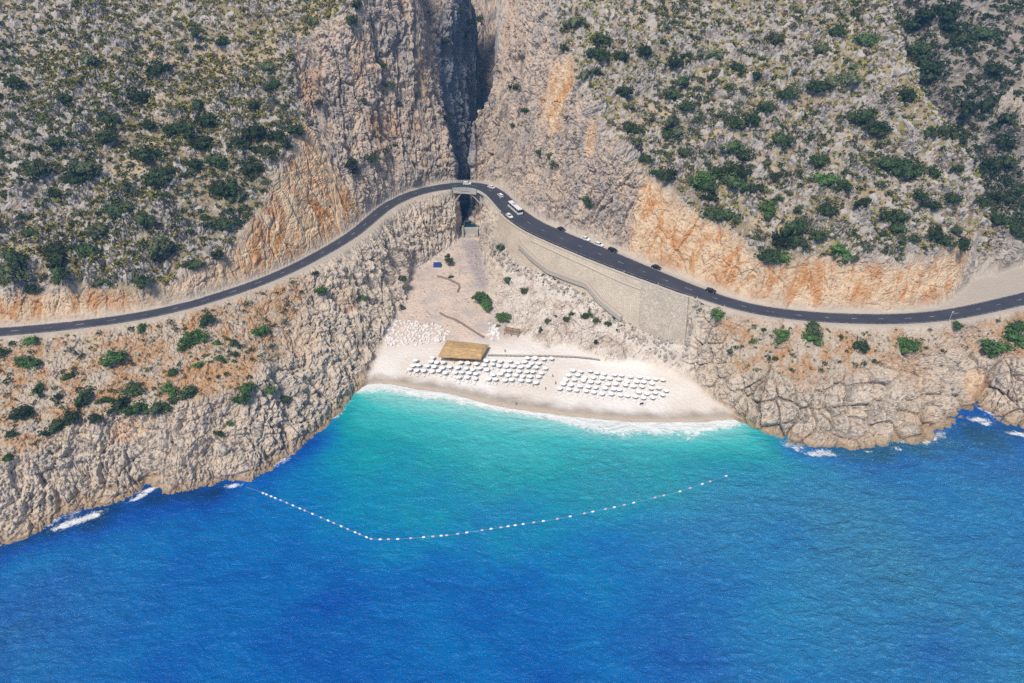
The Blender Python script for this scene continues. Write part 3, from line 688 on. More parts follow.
def surf(px, py, z0=2.0):
    """a point of the smooth ground (beach, valley) seen at (px, py)"""
    q_ = P(px, py, z0)
    for _ in range(8): q_ = P(px, py, float(samp(ZG, q_[0], q_[1])))
    return q_
def empty(name, loc, rz=0.0):
    o = bpy.data.objects.new(name, None); o.empty_display_size = 0.5; o.location = loc; o.rotation_euler = (0, 0, rz); COL.objects.link(o); return o
class MB:
    """collects boxes, tubes and prisms into one mesh"""
    def __init__(self): self.v = []; self.f = []
    def add(self, v, f):
        o = len(self.v); self.v += [tuple(map(float, a)) for a in v]; self.f += [tuple(i + o for i in t) for t in f]; return self
    def box(self, c, s, rz=0.0, top=(1, 1)):
        x, y, z = s[0] / 2, s[1] / 2, s[2] / 2; ca, sa = math.cos(rz), math.sin(rz); v = []
        for k, (tx, ty) in ((-1, (1, 1)), (1, top)):
            for a, b in ((-1, -1), (1, -1), (1, 1), (-1, 1)):
                px_, py_ = a * x * tx, b * y * ty
                v.append((c[0] + px_ * ca - py_ * sa, c[1] + px_ * sa + py_ * ca, c[2] + k * z))
        return self.add(v, [(3, 2, 1, 0), (4, 5, 6, 7), (0, 1, 5, 4), (1, 2, 6, 5), (2, 3, 7, 6), (3, 0, 4, 7)])
    def bar(self, a, b, w, h=None, n=4, up=(0, 0, 1)):
        a, b = Vector(a), Vector(b); d = (b - a).normalized(); u = Vector(up)
        if abs(d.dot(u)) > 0.98: u = Vector((1, 0, 0))
        s_ = d.cross(u).normalized(); t_ = s_.cross(d); h = h or w; v = []
        for e in (a, b):
            for k in range(n):
                q_ = 2 * math.pi * (k + 0.5) / n; r_ = 0.7071 if n == 4 else 0.5
                v.append(e + s_ * math.cos(q_) * w * r_ + t_ * math.sin(q_) * h * r_)
        f = [tuple(range(n))[::-1], tuple(range(n, 2 * n))] + [(k, (k + 1) % n, n + (k + 1) % n, n + k) for k in range(n)]
        return self.add(v, f)
    def tube(self, c, r, axis, w, n=14):
        """a disc of radius R and width W about AXIS ('x','y','z') centred at C"""
        d = {'x': (1, 0, 0), 'y': (0, 1, 0), 'z': (0, 0, 1)}[axis]; c = Vector(c); d = Vector(d)
        return self.bar(c - d * w / 2, c + d * w / 2, 2 * r, None, n, (0, 0, 1) if axis != 'z' else (1, 0, 0))
    def prism(self, prof, x0, x1, axis='y'):
        """a closed profile [(u, z)] along the length axis, drawn across from x0 to x1"""
        n = len(prof); v = [(u, x0, z) for u, z in prof] + [(u, x1, z) for u, z in prof]
        return self.add(v, [tuple(range(n)), tuple(range(2 * n - 1, n - 1, -1))] + [(k + n, (k + 1) % n + n, (k + 1) % n, k) for k in range(n)])
    def build(self, name, mat, parent=None, smooth=False): return mesh_obj(name, self.v, self.f, mat, parent, smooth)
def kids(o): return [c for c in bpy.data.objects if c.parent == o]
def copy_tree(o, loc, rz, label=None):
    r_ = o.copy(); COL.objects.link(r_); r_.location = loc; r_.rotation_euler = (0, 0, rz)
    if label: r_['label'] = label
    for ch in TREE[o.name]:
        c = ch.copy(); COL.objects.link(c); c.parent = r_
        for g in TREE.get(ch.name, []):
            d = g.copy(); COL.objects.link(d); d.parent = c
    return r_
TREE = {}
def learn(o):
    """remember a finished thing's children so that it can be copied"""
    by = {}
    for c in bpy.data.objects:
        if c.parent: by.setdefault(c.parent.name, []).append(c)
    TREE[o.name] = by.get(o.name, [])
    for c in TREE[o.name]: TREE[c.name] = by.get(c.name, [])
    return o

# ------------------------------------------------------------------ retaining wall and its stairs
def masonry(name, c1_, c2_, sc=0.55):
    m = NT(name, 0.95, 0.15)
    v = m.n('TexVoronoi', feature='F1'); m.l(m.pos(), v.inputs['Vector']); v.inputs['Scale'].default_value = sc * 2.6
    e = m.voro(sc * 2.6, 'DISTANCE_TO_EDGE')
    b = m.n('SeparateColor'); m.l(v.outputs['Color'], b.inputs[0])
    c = m.mix(b.outputs[0], c1_, c2_); c = m.mix(m.math('MULTIPLY', m.step(m.noise(0.14, 4), 0.45, 0.7), 0.35), c, tuple(x * 0.62 for x in c1_))
    c = m.mix(m.math('SUBTRACT', 1.0, m.step(e, 0.0, 0.09)), c, tuple(x * 0.75 for x in c1_))
    m.base(c); m.bump(m.step(e, 0.0, 0.12), 0.5, 0.12); return m.m
M_MASON = masonry('pale_masonry', (0.56, 0.475, 0.38), (0.66, 0.57, 0.465)); M_MASON2 = masonry('rough_masonry', (0.46, 0.395, 0.325), (0.60, 0.52, 0.43), 0.45)
M_COPE = plain('stone_coping', (0.54, 0.48, 0.41), 0.9, 0.15, 0.15, 0.8)
rw = empty('retaining_wall', wall_top[30])
tag(rw, 'tall pale stone retaining wall holding up the coast road above the beach', 'retaining wall')
wt, wf = wall_top.copy(), wall_foot.copy(); wf[:, 2] -= 1.5
out = -np.c_[inn[wall_i], np.zeros(60)]
wf = wf + out * 0.4
kd = int(np.argmin(np.abs(project(wt)[0] - 642)))
def wall_face(a, b, s0, s1, lift=0.0):
    v = []; f = []; n_ = 9
    for i in range(a, b + 1):
        for t in np.linspace(s0, s1, n_): v.append(wt[i] + (wf[i] - wt[i]) * t + out[i] * lift)
    for i in range(a, b + 1):                                     # back of the wall
        for t in (s1, s0): v.append(wt[i] + (wf[i] - wt[i]) * t - out[i] * 0.9)
    m_ = b - a + 1; o = m_ * n_
    for i in range(m_ - 1):
        for k in range(n_ - 1): f.append((i * n_ + k, i * n_ + k + 1, (i + 1) * n_ + k + 1, (i + 1) * n_ + k))
        f.append((o + 2 * i + 1, i * n_, (i + 1) * n_, o + 2 * i + 3)); f.append((o + 2 * i, o + 2 * i + 1, o + 2 * i + 3, o + 2 * i + 2))
    for i in (0, m_ - 1): f.append(tuple([i * n_ + k for k in range(n_)] + [o + 2 * i, o + 2 * i + 1]))
    return v, f
def local(o, v): return np.asarray(v) - np.array(o.location)
v, f = wall_face(0, kd, 0, 1); mesh_obj('masonry_face', local(rw, v), f, M_MASON, rw)
v, f = wall_face(kd, 59, 0, 1, 0.15); tag(mesh_obj('masonry_face', local(rw, v), f, M_MASON2, rw), 'darker rough stone panel of the wall')
mb = MB()
for i in range(59): mb.bar(local(rw, wt[i] + [0, 0, 0.28]), local(rw, wt[i + 1] + [0, 0, 0.28]), 0.5, 0.55)
mb.build('coping', M_COPE, rw)
mb = MB()                                                        # lower ledge that runs across the face
li = [i for i in range(59) if 531 < project(wt[i])[0] < 640]
for i in li:
    a, b = [wt[k] + (wf[k] - wt[k]) * np.interp(project(wt[k])[0], [531, 575, 640], [0.12, 0.16, 0.16]) + out[k] * 0.15 for k in (i, i + 1)]
    mb.bar(local(rw, a), local(rw, b), 0.5, 0.4)
mb.build('ledge', M_COPE, rw)
# stairs: a flight that comes down across the wall and on to the beach
stair_px = [(519,243),(532,255),(549,269),(568,276),(587,283),(594,291),(600,299),(611,308),(623,317)]
sp = []
for px, py in stair_px:
    u = project(wt)[0]; i = int(np.argmin(np.abs(u - px - 1))); best = None
    for j in range(max(0, i - 14), min(60, i + 14)):
        for t in np.linspace(0.02, 1.0, 60):
            q_ = wt[j] + (wf[j] - wt[j]) * t + out[j] * 1.0; a, b, _ = project(q_); e = (a - px) ** 2 + (b - py) ** 2
            if best is None or e < best[0]: best = (e, q_, j)
    sp.append(best[1])
sp = smooth_line(sp, 90, 1)
sc_ = empty('staircase', sp[45]); tag(sc_, 'long stone staircase with low parapets descending across the pale wall', 'staircase')
mb, pb = MB(), MB()
sl_ = np.r_[0, np.cumsum(np.linalg.norm(np.diff(sp, axis=0), axis=1))]
for k in range(89):
    a, b = sp[k], sp[k + 1]; c = (a + b) / 2; d = b - a; rz = math.atan2(d[1], d[0]); nv = np.array([-d[1], d[0], 0]) / max(np.hypot(d[0], d[1]), 1e-6)
    mb.box(local(sc_, c - [0, 0, 1.0]), (np.hypot(d[0], d[1]) + 0.03, 1.6, 2.2), rz)
    sgn = 1 if nv @ np.array([0, -1, 0]) > 0 else -1
    for s_ in (1, -1): pb.bar(local(sc_, a + nv * s_ * 0.85 + [0, 0, 0.3]), local(sc_, b + nv * s_ * 0.85 + [0, 0, 0.3]), 0.28, 1.1)
mb.build('flight', plain('worn_step_stone', (0.46, 0.41, 0.36), 0.9), sc_); pb.build('parapet', M_COPE, sc_)

# ------------------------------------------------------------------ bridge
br_i = range(IB0 - 2, IB1 + 3); mid = off((IB0 + IB1) // 2, 0)
br = empty('bridge', mid); tag(br, 'short grey concrete road bridge with slanted struts across the gorge', 'bridge')
v, f = strip_mesh(IB0 - 2, IB1 + 2, -(road[:, 3] + 1.0), road[:, 3] + 1.0, -0.10, 0.9)
mesh_obj('deck', local(br, v), f, M_CONC, br)
M_RAIL = plain('pale_railing_paint', (0.62, 0.63, 0.62), 0.6, 0.3, 0.1)
for sg in (-1, 1):
    mb = MB(); ii = list(br_i)
    P_ = [local(br, off(i, sg * (road[i, 3] + 0.8))) for i in ii]
    for a, b in zip(P_[:-1], P_[1:]):
        for h in (0.25, 0.65, 1.05): mb.bar(a + [0, 0, h], b + [0, 0, h], 0.12)
        mb.bar(a, a + [0, 0, 1.1], 0.14)
    mb.bar(P_[-1], P_[-1] + [0, 0, 1.1], 0.14); mb.build('railing', M_RAIL, br)
    gb = MB(); gb.bar(P_[0] + np.array([0, 0, -1.3]), P_[-1] + np.array([0, 0, -1.3]), 0.6, 0.9); gb.build('girder', M_CONC, br)
a0, a1 = off(IB0 - 1, 0), off(IB1 + 1, 0); dv = (a1 - a0) / np.linalg.norm(a1 - a0); nv = np.array([inn[(IB0 + IB1) // 2][0], inn[(IB0 + IB1) // 2][1], 0])
for sg in (-1, 1):
    for e, s_ in ((a0, 1), (a1, -1)):
        sb = MB(); b = e + nv * sg * 4.4
        sb.bar(local(br, b + dv * s_ * 5.5 + [0, 0, -1.5]), local(br, b + dv * s_ * (-0.6) + [0, 0, -8.5]), 0.5); sb.build('strut', M_CONC, br)
for e, s_ in ((a0, -1), (a1, 1)):
    ab = MB(); ab.box(local(br, e + dv * s_ * 1.2 + [0, 0, -4.2]), (3.0, 9.5, 6.2), math.atan2(dv[1], dv[0])); ab.build('abutment', M_CONC, br)
# the weir below with its pool
wc = np.array([axis[1][0] + 0.2, 347.0, 0]); wz = float(samp(ZG, axis[0][0], 340.0))
we = empty('weir', (wc[0], wc[1], wz)); tag(we, 'small grey concrete weir across the stream bed beneath the bridge', 'weir')
mb = MB(); mb.box((0, 0, 1.2), (9.6, 1.6, 6.8)); mb.build('dam_wall', M_CONC, we)
mb = MB(); mb.box((0, -1.6, -0.3), (6.0, 1.8, 2.6)); mb.box((0, -3.2, -1.0), (6.4, 1.8, 1.8)); mb.build('spillway_step', M_CONC, we)
for x_, h_ in ((-4.0, 2.2), (4.0, 1.8)): mb = MB(); mb.box((x_, -1.0, h_), (1.0, 4.4, 2.2 + 2 * h_)); mb.build('side_wall', M_CONC, we)
m_ = NT('pool_water', 0.08, 0.5); m_.base((0.006, 0.05, 0.075)); m_.bump(m_.noise(0.9, 4), 0.15, 0.2)
pool_z = wz + 4.2
v = []; f = []
for k, yy in enumerate(np.linspace(347.5, 402, 24)):
    xx = np.interp(yy, axis[:, 1], axis[:, 0]); v += [(xx - 8.5, yy, pool_z), (xx + 8.5, yy, pool_z)]
    if k: f.append((2 * k - 2, 2 * k - 1, 2 * k + 1, 2 * k))
tag(mesh_obj('gorge_pool_water', v, f, m_.m), 'dark teal pool held behind the weir in the shaded gorge', 'pool', None, 'structure')

# low parapets and posts along the road
M_PARA = plain('whitewashed_parapet', (0.60, 0.58, 0.54), 0.85, 0.2, 0.15)
def parapet(a, b, side, label, h=0.8, w=0.4):
    ii = list(range(a, b + 1, 2)); o = empty('parapet', off(ii[0], side * (road[ii[0], 3] + 0.75)))
    P_ = [local(o, off(i, side * (road[i, 3] + 0.75))) for i in ii]; mb, cb = MB(), MB()
    for p_, q_ in zip(P_[:-1], P_[1:]):
        mb.bar(p_ + [0, 0, h / 2 - 0.2], q_ + [0, 0, h / 2 - 0.2], w, h + 0.4); cb.bar(p_ + [0, 0, h + 0.06], q_ + [0, 0, h + 0.06], w + 0.14, 0.12)
    mb.build('wall_body', M_PARA, o); cb.build('coping', M_COPE, o)
    return tag(o, label, 'parapet')
parapet(IB1 + 3, st(513), -1, 'pale low parapet on the seaward road edge between bridge and bus')
parapet(IB1 + 3, st(506), 1, 'low parapet at the cliff foot beside the two white cars after the bridge')
parapet(st(415), IB0 - 3, 1, 'low parapet at the cliff foot on the approach to the bridge')

# ------------------------------------------------------------------ vehicles
def paint(name, c, rough=0.3): m = NT(name, rough, 0.5); m.base(c); return m.m
M_WHITE, M_DARK, M_GREY = paint('white_car_paint', (0.78, 0.78, 0.78)), paint('dark_blue_car_paint', (0.018, 0.024, 0.045)), paint('black_car_paint', (0.012, 0.013, 0.016))
M_GLASS, M_TYRE = paint('tinted_glass', (0.012, 0.016, 0.022), 0.08), paint('tyre_rubber', (0.015, 0.015, 0.016), 0.9)
M_RIM, M_LAMP, M_TAIL = paint('alloy_rim', (0.45, 0.45, 0.47), 0.35), paint('headlight_glass', (0.75, 0.76, 0.78), 0.15), paint('tail_light_glass', (0.35, 0.01, 0.01), 0.25)
def wheels(root, xs, y, r, w):
    for x in xs:
        for sy_ in (-1, 1):
            wh = MB().tube((x, sy_ * y, r), r, 'y', w).build('wheel', M_TYRE, root)
            MB().tube((x, sy_ * (y + 0.5 * w), r), r * 0.6, 'y', 0.03).build('rim', M_RIM, wh)
def make_car(paint_, label, kind='hatch', L_=4.3, Wd=1.78, Ht=1.46):
    o = empty('parked_car', (0, 0, 0)); h = L_ / 2; w = Wd / 2
    rear = {'hatch': -0.97, 'sedan': -0.72, 'van': -0.99}[kind]
    roof0, roof1 = {'hatch': (-0.80, 0.10), 'sedan': (-0.42, 0.08), 'van': (-0.94, 0.30)}[kind]
    front = {'hatch': 0.46, 'sedan': 0.40, 'van': 0.62}[kind]
    body = MB()
    prof = [(-h, 0.42), (-h * 0.98, 0.78), (rear * h, 0.92), (front * h, 0.93), (0.86 * h, 0.80), (h, 0.66), (h, 0.34), (0.93 * h, 0.22), (-0.93 * h, 0.22), (-h, 0.30)]
    body.prism(prof, -w, w); body.build('body', paint_, o)
    # greenhouse: tapered cabin, glass below, roof skin above
    gz, rz_ = 0.92, Ht; wr = w * 0.78; b0, b1 = rear * h + 0.02, front * h; t0, t1 = roof0 * h, roof1 * h
    lo = [(b0, -w * .93, gz), (b1, -w * .93, gz), (b1, w * .93, gz), (b0, w * .93, gz)]; hi = [(t0, -wr, rz_ - .06), (t1, -wr, rz_ - .06), (t1, wr, rz_ - .06), (t0, wr, rz_ - .06)]
    MB().add(lo + hi, [(3, 2, 1, 0), (4, 5, 6, 7), (0, 1, 5, 4), (1, 2, 6, 5), (2, 3, 7, 6), (3, 0, 4, 7)]).build('window_glass', M_GLASS, o)
    r_ = MB(); r_.box(((t0 + t1) / 2, 0, rz_ - 0.02), (t1 - t0 + 0.12, 2 * wr + 0.06, 0.09), 0, (0.92, 0.9))
    for sy_ in (-1, 1):
        r_.bar((b1, sy_ * w * .93, gz), (t1, sy_ * wr, rz_ - .03), 0.09); r_.bar((b0, sy_ * w * .93, gz), (t0, sy_ * wr, rz_ - .03), 0.12); r_.bar(((b0 + b1) / 2, sy_ * w * .95, gz), ((t0 + t1) / 2, sy_ * wr * 1.02, rz_ - .03), 0.08)
    r_.build('roof', paint_, o)
    for sy_ in (-1, 1):
        MB().box((h * 0.985, sy_ * w * 0.68, 0.66), (0.10, 0.40, 0.16)).build('headlight', M_LAMP, o); MB().box((-h * 0.985, sy_ * w * 0.72, 0.76), (0.08, 0.32, 0.2)).build('tail_light', M_TAIL, o)
        MB().box((b1 - 0.12, sy_ * (w + 0.09), gz + 0.06), (0.14, 0.2, 0.14)).build('mirror', paint_, o)
    wheels(o, (-0.60 * h, 0.62 * h), w - 0.08, 0.32, 0.2)
    return tag(o, label, 'car', 'cars parked along the coast road')
def on_road(o, px, lat, flip=False, lift=0.155):
    i = st(px); o.location = off(i, lat) + np.array([0, 0, lift]); o.rotation_euler = (0, 0, math.atan2(tan[i][1], tan[i][0]) + (math.pi if flip else 0))
for px, lat, pnt, kind, flip, lab in (
    (467, 1.6, M_WHITE, 'hatch', False, 'white hatchback driving on the bridge deck'),
    (488, 2.6, M_WHITE, 'sedan', True, 'white saloon at the inner bend just past the bridge'),
    (499, 1.0, M_WHITE, 'van', True, 'white people carrier on the bend between the bridge saloon and the coach'),
    (518, -4.6, M_WHITE, 'hatch', False, 'white hatchback on the outer road edge beside the coach'),
    (553, 6.4, M_DARK, 'sedan', False, 'dark blue saloon parked at the cliff foot nearest the coach'),
    (577, 6.6, M_WHITE, 'sedan', False, 'white saloon parked between the dark blue saloon and another white car'),
    (591, 6.4, M_WHITE, 'hatch', False, 'white hatchback parked next to the black car at the cliff foot'),
    (604, 6.2, M_GREY, 'van', False, 'black people carrier parked at the end of the row of white cars'),
    (650, 6.2, M_GREY, 'sedan', False, 'black saloon parked alone on the pale lay-by, above the retaining wall'),
    (708, 3.6, M_GREY, 'hatch', False, 'black hatchback parked under the orange cutting past the retaining wall')):
    on_road(make_car(pnt, lab, kind), px, lat, flip)
bus = empty('coach', (0, 0, 0)); tag(bus, 'long white coach with dark windows on the bend after the bridge', 'coach')
bh, bw, bz = 6.0, 1.27, 3.35
MB().prism([(-bh, 0.4), (-bh, 1.55), (bh, 1.55), (bh + 0.05, 0.8), (bh - 0.05, 0.35), (-bh + 0.2, 0.32)], -bw, bw).build('body', M_WHITE, bus)
MB().add([(-bh, -bw * .985, 1.55), (bh, -bw * .985, 1.55), (bh, bw * .985, 1.55), (-bh, bw * .985, 1.55), (-bh + .1, -bw * .95, 2.85), (bh - .35, -bw * .95, 2.85), (bh - .35, bw * .95, 2.85), (-bh + .1, bw * .95, 2.85)],
         [(3, 2, 1, 0), (4, 5, 6, 7), (0, 1, 5, 4), (1, 2, 6, 5), (2, 3, 7, 6), (3, 0, 4, 7)]).build('window_glass', M_GLASS, bus)
rf_ = MB(); rf_.box((-0.12, 0, 3.05), (2 * bh - 0.4, 2 * bw * .97, 0.42), 0, (0.98, 0.9)); roof_b = rf_.build('roof', M_WHITE, bus)
MB().box((-1.2, 0, 3.36), (2.6, 1.5, 0.22), 0, (0.9, 0.85)).build('air_conditioner', plain('grey_plastic', (0.35, 0.36, 0.37), 0.6), roof_b)
for sy_ in (-1, 1):
    for x_ in (-4.2, -1.6, 1.2, 3.8): MB().box((x_, sy_ * (bw * .975), 2.2), (0.14, 0.05, 1.35)).build('window_pillar', M_WHITE, bus)
    MB().box((bh + 0.03, sy_ * 0.9, 0.85), (0.1, 0.45, 0.22)).build('headlight', M_LAMP, bus); MB().box((-bh - 0.02, sy_ * 1.0, 1.1), (0.06, 0.25, 0.5)).build('tail_light', M_TAIL, bus)
    MB().bar((bh - 0.1, sy_ * 1.2, 2.75), (bh + 0.35, sy_ * 1.5, 2.3), 0.13).build('mirror', M_GREY, bus)
wheels(bus, (-3.6, 3.9), bw - 0.14, 0.5, 0.3)
on_road(bus, 513, 1.2)

# roadside posts
M_STEEL = plain('galvanised_steel', (0.5, 0.5, 0.52), 0.5, 0.4, 0.1)
def delineator(px, side, label):
    i = st(px); o = empty('delineator_post', off(i, side * (road[i, 3] + 0.6)) + np.array([0, 0, 0.05]))
    MB().box((0, 0, 0.5), (0.22, 0.18, 1.1), 0, (0.8, 0.7)).build('post', M_WHITE, o); MB().box((0, -0.11, 0.85), (0.15, 0.03, 0.2)).build('reflector', M_TAIL, o)
    tag(o, label, 'road post', 'white posts along the road edge')
for px in (632, 664, 700, 727): delineator(px, -1, 'short white roadside post on the outer road edge above the retaining wall')
i = st(941); lp = empty('sign_pole', off(i, -(road[i, 3] + 1.0))); tag(lp, 'thin pale metal pole standing at the road edge under the orange cutting', 'pole')
MB().bar((0, 0, -0.3), (0, 0, 5.2), 0.16, None, 8).build('pole', M_STEEL, lp); MB().box((0, -0.1, 4.7), (0.7, 0.04, 0.7)).build('sign_plate', M_STEEL, lp)

# ------------------------------------------------------------------ the beach
M_THATCH = None
m_ = NT('reed_thatch', 0.95, 0.1); fz = m_.noise(0.8, 5, m_.scaled((0.5, 3.0, 1.0)), 0.65, 0.5)
m_.base(m_.mix(m_.math('MULTIPLY', m_.step(m_.noise(0.22, 4), 0.42, 0.62), 0.5), m_.mix(m_.step(fz, 0.35, 0.65), (0.40, 0.25, 0.11), (0.64, 0.44, 0.225)), (0.36, 0.25, 0.14))); m_.bump(fz, 0.6, 0.15); M_THATCH = m_.m
M_WOOD = plain('weathered_wood', (0.22, 0.13, 0.07), 0.85, 0.15, 0.3, 1.2); M_GWOOD = plain('grey_wood', (0.17, 0.16, 0.15), 0.9, 0.15, 0.25, 1.0)
hc = [surf(438, 358.5), surf(481, 360.5), surf(489, 345), surf(447, 340)]; hz = 3.1
hb = empty('beach_bar', surf(463, 352)); tag(hb, 'open beach bar under a broad straw thatched roof among white parasols', 'beach bar')
def inward(q_, k): return hb_c + (q_ - hb_c) * k
base_ = [local(hb, np.r_[P(px, py, hc[k][2] + hz)[:2], hb.location[2] + hz]) for k, (px, py) in enumerate(((438,357.5),(481,359.5),(489,343.5),(447,338.5)))]
hb_c = sum(base_) / 4
rid = [(base_[0] + base_[3]) / 2 * 0.86 + hb_c * 0.14 + [0, 0, 1.15], (base_[1] + base_[2]) / 2 * 0.86 + hb_c * 0.14 + [0, 0, 1.15]]
rv = [b for b in base_] + [b - [0, 0, 0.45] for b in base_] + rid
# a fine, slightly ragged thatch: each slope gridded and roughened
def slope_grid(mb_, a, b, c, d, nu=26, nv=9):
    v = []
    for i_ in range(nu + 1):
        for j_ in range(nv + 1):
            u_, w_ = i_ / nu, j_ / nv; q_ = (a * (1 - u_) + b * u_) * (1 - w_) + (d * (1 - u_) + c * u_) * w_
            edge = 1.0 if 0 < j_ < nv and 0 < i_ < nu else 0.35
            v.append(q_ + np.array([rng.normal(0, .06), rng.normal(0, .06) - (0.12 * rng.random() if j_ == 0 else 0), rng.normal(0, 0.07) * edge]))
    mb_.add(v, [(i_ * (nv + 1) + j_, (i_ + 1) * (nv + 1) + j_, (i_ + 1) * (nv + 1) + j_ + 1, i_ * (nv + 1) + j_ + 1) for i_ in range(nu) for j_ in range(nv)])
tb = MB()
slope_grid(tb, base_[0], base_[1], rid[1], rid[0]); slope_grid(tb, base_[2], base_[3], rid[0], rid[1]); slope_grid(tb, base_[1], base_[2], rid[1], rid[1], 14, 8); slope_grid(tb, base_[3], base_[0], rid[0], rid[0], 14, 8)
tb.add([b - [0, 0, 0.02] for b in base_] + [b - [0, 0, 0.4] for b in base_], [(0, 4, 5, 1), (1, 5, 6, 2), (2, 6, 7, 3), (3, 7, 4, 0), (4, 7, 6, 5)])
tb.build('thatched_roof', M_THATCH, hb)
for e0, e1 in ((0, 1), (1, 2), (2, 3), (3, 0)):
    for t in (0.04, 0.35, 0.68):
        q_ = inward(base_[e0] * (1 - t) + base_[e1] * t, 0.93); MB().bar((q_[0], q_[1], -0.6), (q_[0], q_[1], hz - 0.3), 0.2, None, 8).build('post', M_WOOD, hb)
q0, q1 = inward(base_[0], 0.6), inward(base_[1], 0.6); MB().bar((q0[0], q0[1], 0.55), (q1[0], q1[1], 0.55), 0.7, 1.1).build('counter', M_WOOD, hb)
# small timber pergola
pg = empty('pergola', surf(504, 335), 0.0); pw = surf(519.5, 338); ang = math.atan2(pw[1] - pg.location[1], pw[0] - pg.location[0]) ; pl_ = 6.8
pg.rotation_euler = (0, 0, ang); tag(pg, 'small brown timber pergola at the foot of the eroded slope', 'pergola')
for x_ in (0.2, pl_ / 2, pl_ - 0.2):
    for y_ in (0.0, 2.6): MB().bar((x_, y_, -0.4), (x_, y_, 2.5), 0.22).build('post', M_WOOD, pg)
for y_ in (0.0, 2.6): MB().bar((-0.2, y_, 2.6), (pl_ + 0.2, y_, 2.6), 0.2, 0.25).build('beam', M_WOOD, pg)
rb = MB()
for k in range(15): rb.bar((k * pl_ / 14, -0.4, 2.78), (k * pl_ / 14, 3.0, 2.78), 0.24, 0.1)
rb.build('roof_slats', plain('rusty_timber', (0.30, 0.155, 0.07), 0.85, 0.15, 0.3, 1.0), pg)
# fence and low walls
def poly_thing(name, pxs, mat, label, cat, h, w, posts=False):
    q_ = dense([surf(a, b) for a, b in pxs], 1.6); o = empty(name, q_[len(q_) // 2]); mb = MB()
    for a, b in zip(q_[:-1], q_[1:]):
        if np.linalg.norm(b - a) < 0.05: continue
        a_, b_ = local(o, a), local(o, b)
        if posts:
            MB_P.bar(a_ - [0, 0, 0.3], a_ + [0, 0, h], 0.16); mb.bar(a_ + [0, 0, h * 0.92], b_ + [0, 0, h * 0.92], 0.14, 0.16); mb.bar(a_ + [0, 0, h * 0.45], b_ + [0, 0, h * 0.45], 0.10, 0.34)
        else:
            j_ = rng.normal(0, 0.06, 2); mb.bar(a_ + [0, 0, h / 2 - 0.2 + j_[0]], b_ + [0, 0, h / 2 - 0.2 + j_[1]], w, h + 0.4)
    return o, mb, mat, label, cat
MB_P = MB()
o, mb, *_ = poly_thing('beach_fence', [(488,356.5),(520,357),(545,357.2),(575,358.2),(591,359.8),(600,361.2)], M_GWOOD, '', '', 1.15, 0.2, True)
mb.build('rails', M_GWOOD, o); MB_P.build('posts', M_GWOOD, o); tag(o, 'long low grey wooden fence across the beach behind the parasols', 'fence')
M_DRY = masonry('dry_stone', (0.27, 0.205, 0.165), (0.37, 0.30, 0.25), 0.9)
for pxs, lab in (([(437.5,276.5),(449,280),(458.5,284.5),(459.5,288),(457.5,292.5)], 'angled low stone wall on the bare ground below the bridge'),
                 ([(440,313.5),(446,317),(455,320),(465,326),(474,332),(484,338)], 'long low brown stone wall behind the thatched beach bar')):
    o, mb, *_ = poly_thing('stone_wall', pxs, M_DRY, '', '', 0.75, 0.75); mb.build('wall_body', M_DRY, o)
    tag(o, lab, 'stone wall')
# blue tent by the tree
bt = empty('tent', surf(437.5, 266)); tag(bt, 'small dark blue tent with a pale top beside the valley tree', 'tent')
m_ = NT('blue_canvas', 0.8, 0.2); m_.base((0.02, 0.05, 0.20)); MB().add([(-2.2,-1.6,0),(2.2,-1.6,0),(2.2,1.6,0),(-2.2,1.6,0),(-1.9,0,2.3),(1.9,0,2.3)], [(0,1,5,4),(2,3,4,5),(1,2,5),(3,0,4),(3,2,1,0)]).build('canvas', m_.m, bt)
MB().box((-1.0, 0.9, 2.0), (1.9, 1.5, 0.25), 0.2).build('pale_sheet', plain('pale_canvas', (0.55, 0.58, 0.62)), bt)
# dark covered bundles at the cliff foot and a small boat at the water's edge
M_TARP = plain('black_tarpaulin', (0.02, 0.02, 0.024), 0.6, 0.3, 0.3)
def lump(name, c, size, mat, n=2, seed=0, rz=0.0, rough=0.18, flat=0.35):
    import bmesh
    bm = bmesh.new(); bmesh.ops.create_icosphere(bm, subdivisions=n, radius=1.0); v = np.array([q_.co[:] for q_ in bm.verts]); fs = [tuple(x.index for x in g.verts) for g in bm.faces]; bm.free()
    v = v * (1 + rough * fbm(v * 1.7 + seed * 9.1, 2, seed)[:, None] * 2); v[:, 2] = np.maximum(v[:, 2], -flat)
    v = v * np.array(size); ca, sa = math.cos(rz), math.sin(rz); v = np.stack([v[:, 0] * ca - v[:, 1] * sa, v[:, 0] * sa + v[:, 1] * ca, v[:, 2]], 1)
    return mesh_obj(name, v, fs, mat)
for k, (px, py, sz, rz, lab) in enumerate(((667.5,368.5,(2.0,0.8,0.9),-.45,'long black covered bundle lying at the cliff foot beyond the parasols'), (674.5,372.5,(1.5,0.6,0.7),-.3,'black covered bundle between two others at the cliff foot'),
                                    (680.0,372.8,(0.7,0.6,0.8),0.4,'small black bundle at the seaward end of the cliff-foot heap'), (718.5,395,(0.9,0.7,0.9),0.2,'lone dark bundle on the sand by the rounded headland'))):
    o = lump('covered_bundle', None, sz, M_TARP, 2, k, rz); o.location = surf(px, py) + np.array([0, 0, 0.2]); tag(o, lab, 'bundle')
bo = empty('dinghy', surf(643.5, 403.5), math.radians(35)); tag(bo, 'small white dinghy with a black floor drawn up below the parasols', 'dinghy')
hull = []
for k in range(13):
    t = k / 12; wv = 0.75 * (1 - max(0, (t - 0.45) / 0.55) ** 2.2) if t > 0.45 else 0.75
    hull.append((t * 3.4 - 1.7, wv))
ring = [(x, y) for x, y in hull] + [(x, -y) for x, y in hull[::-1]]
tb = MB()
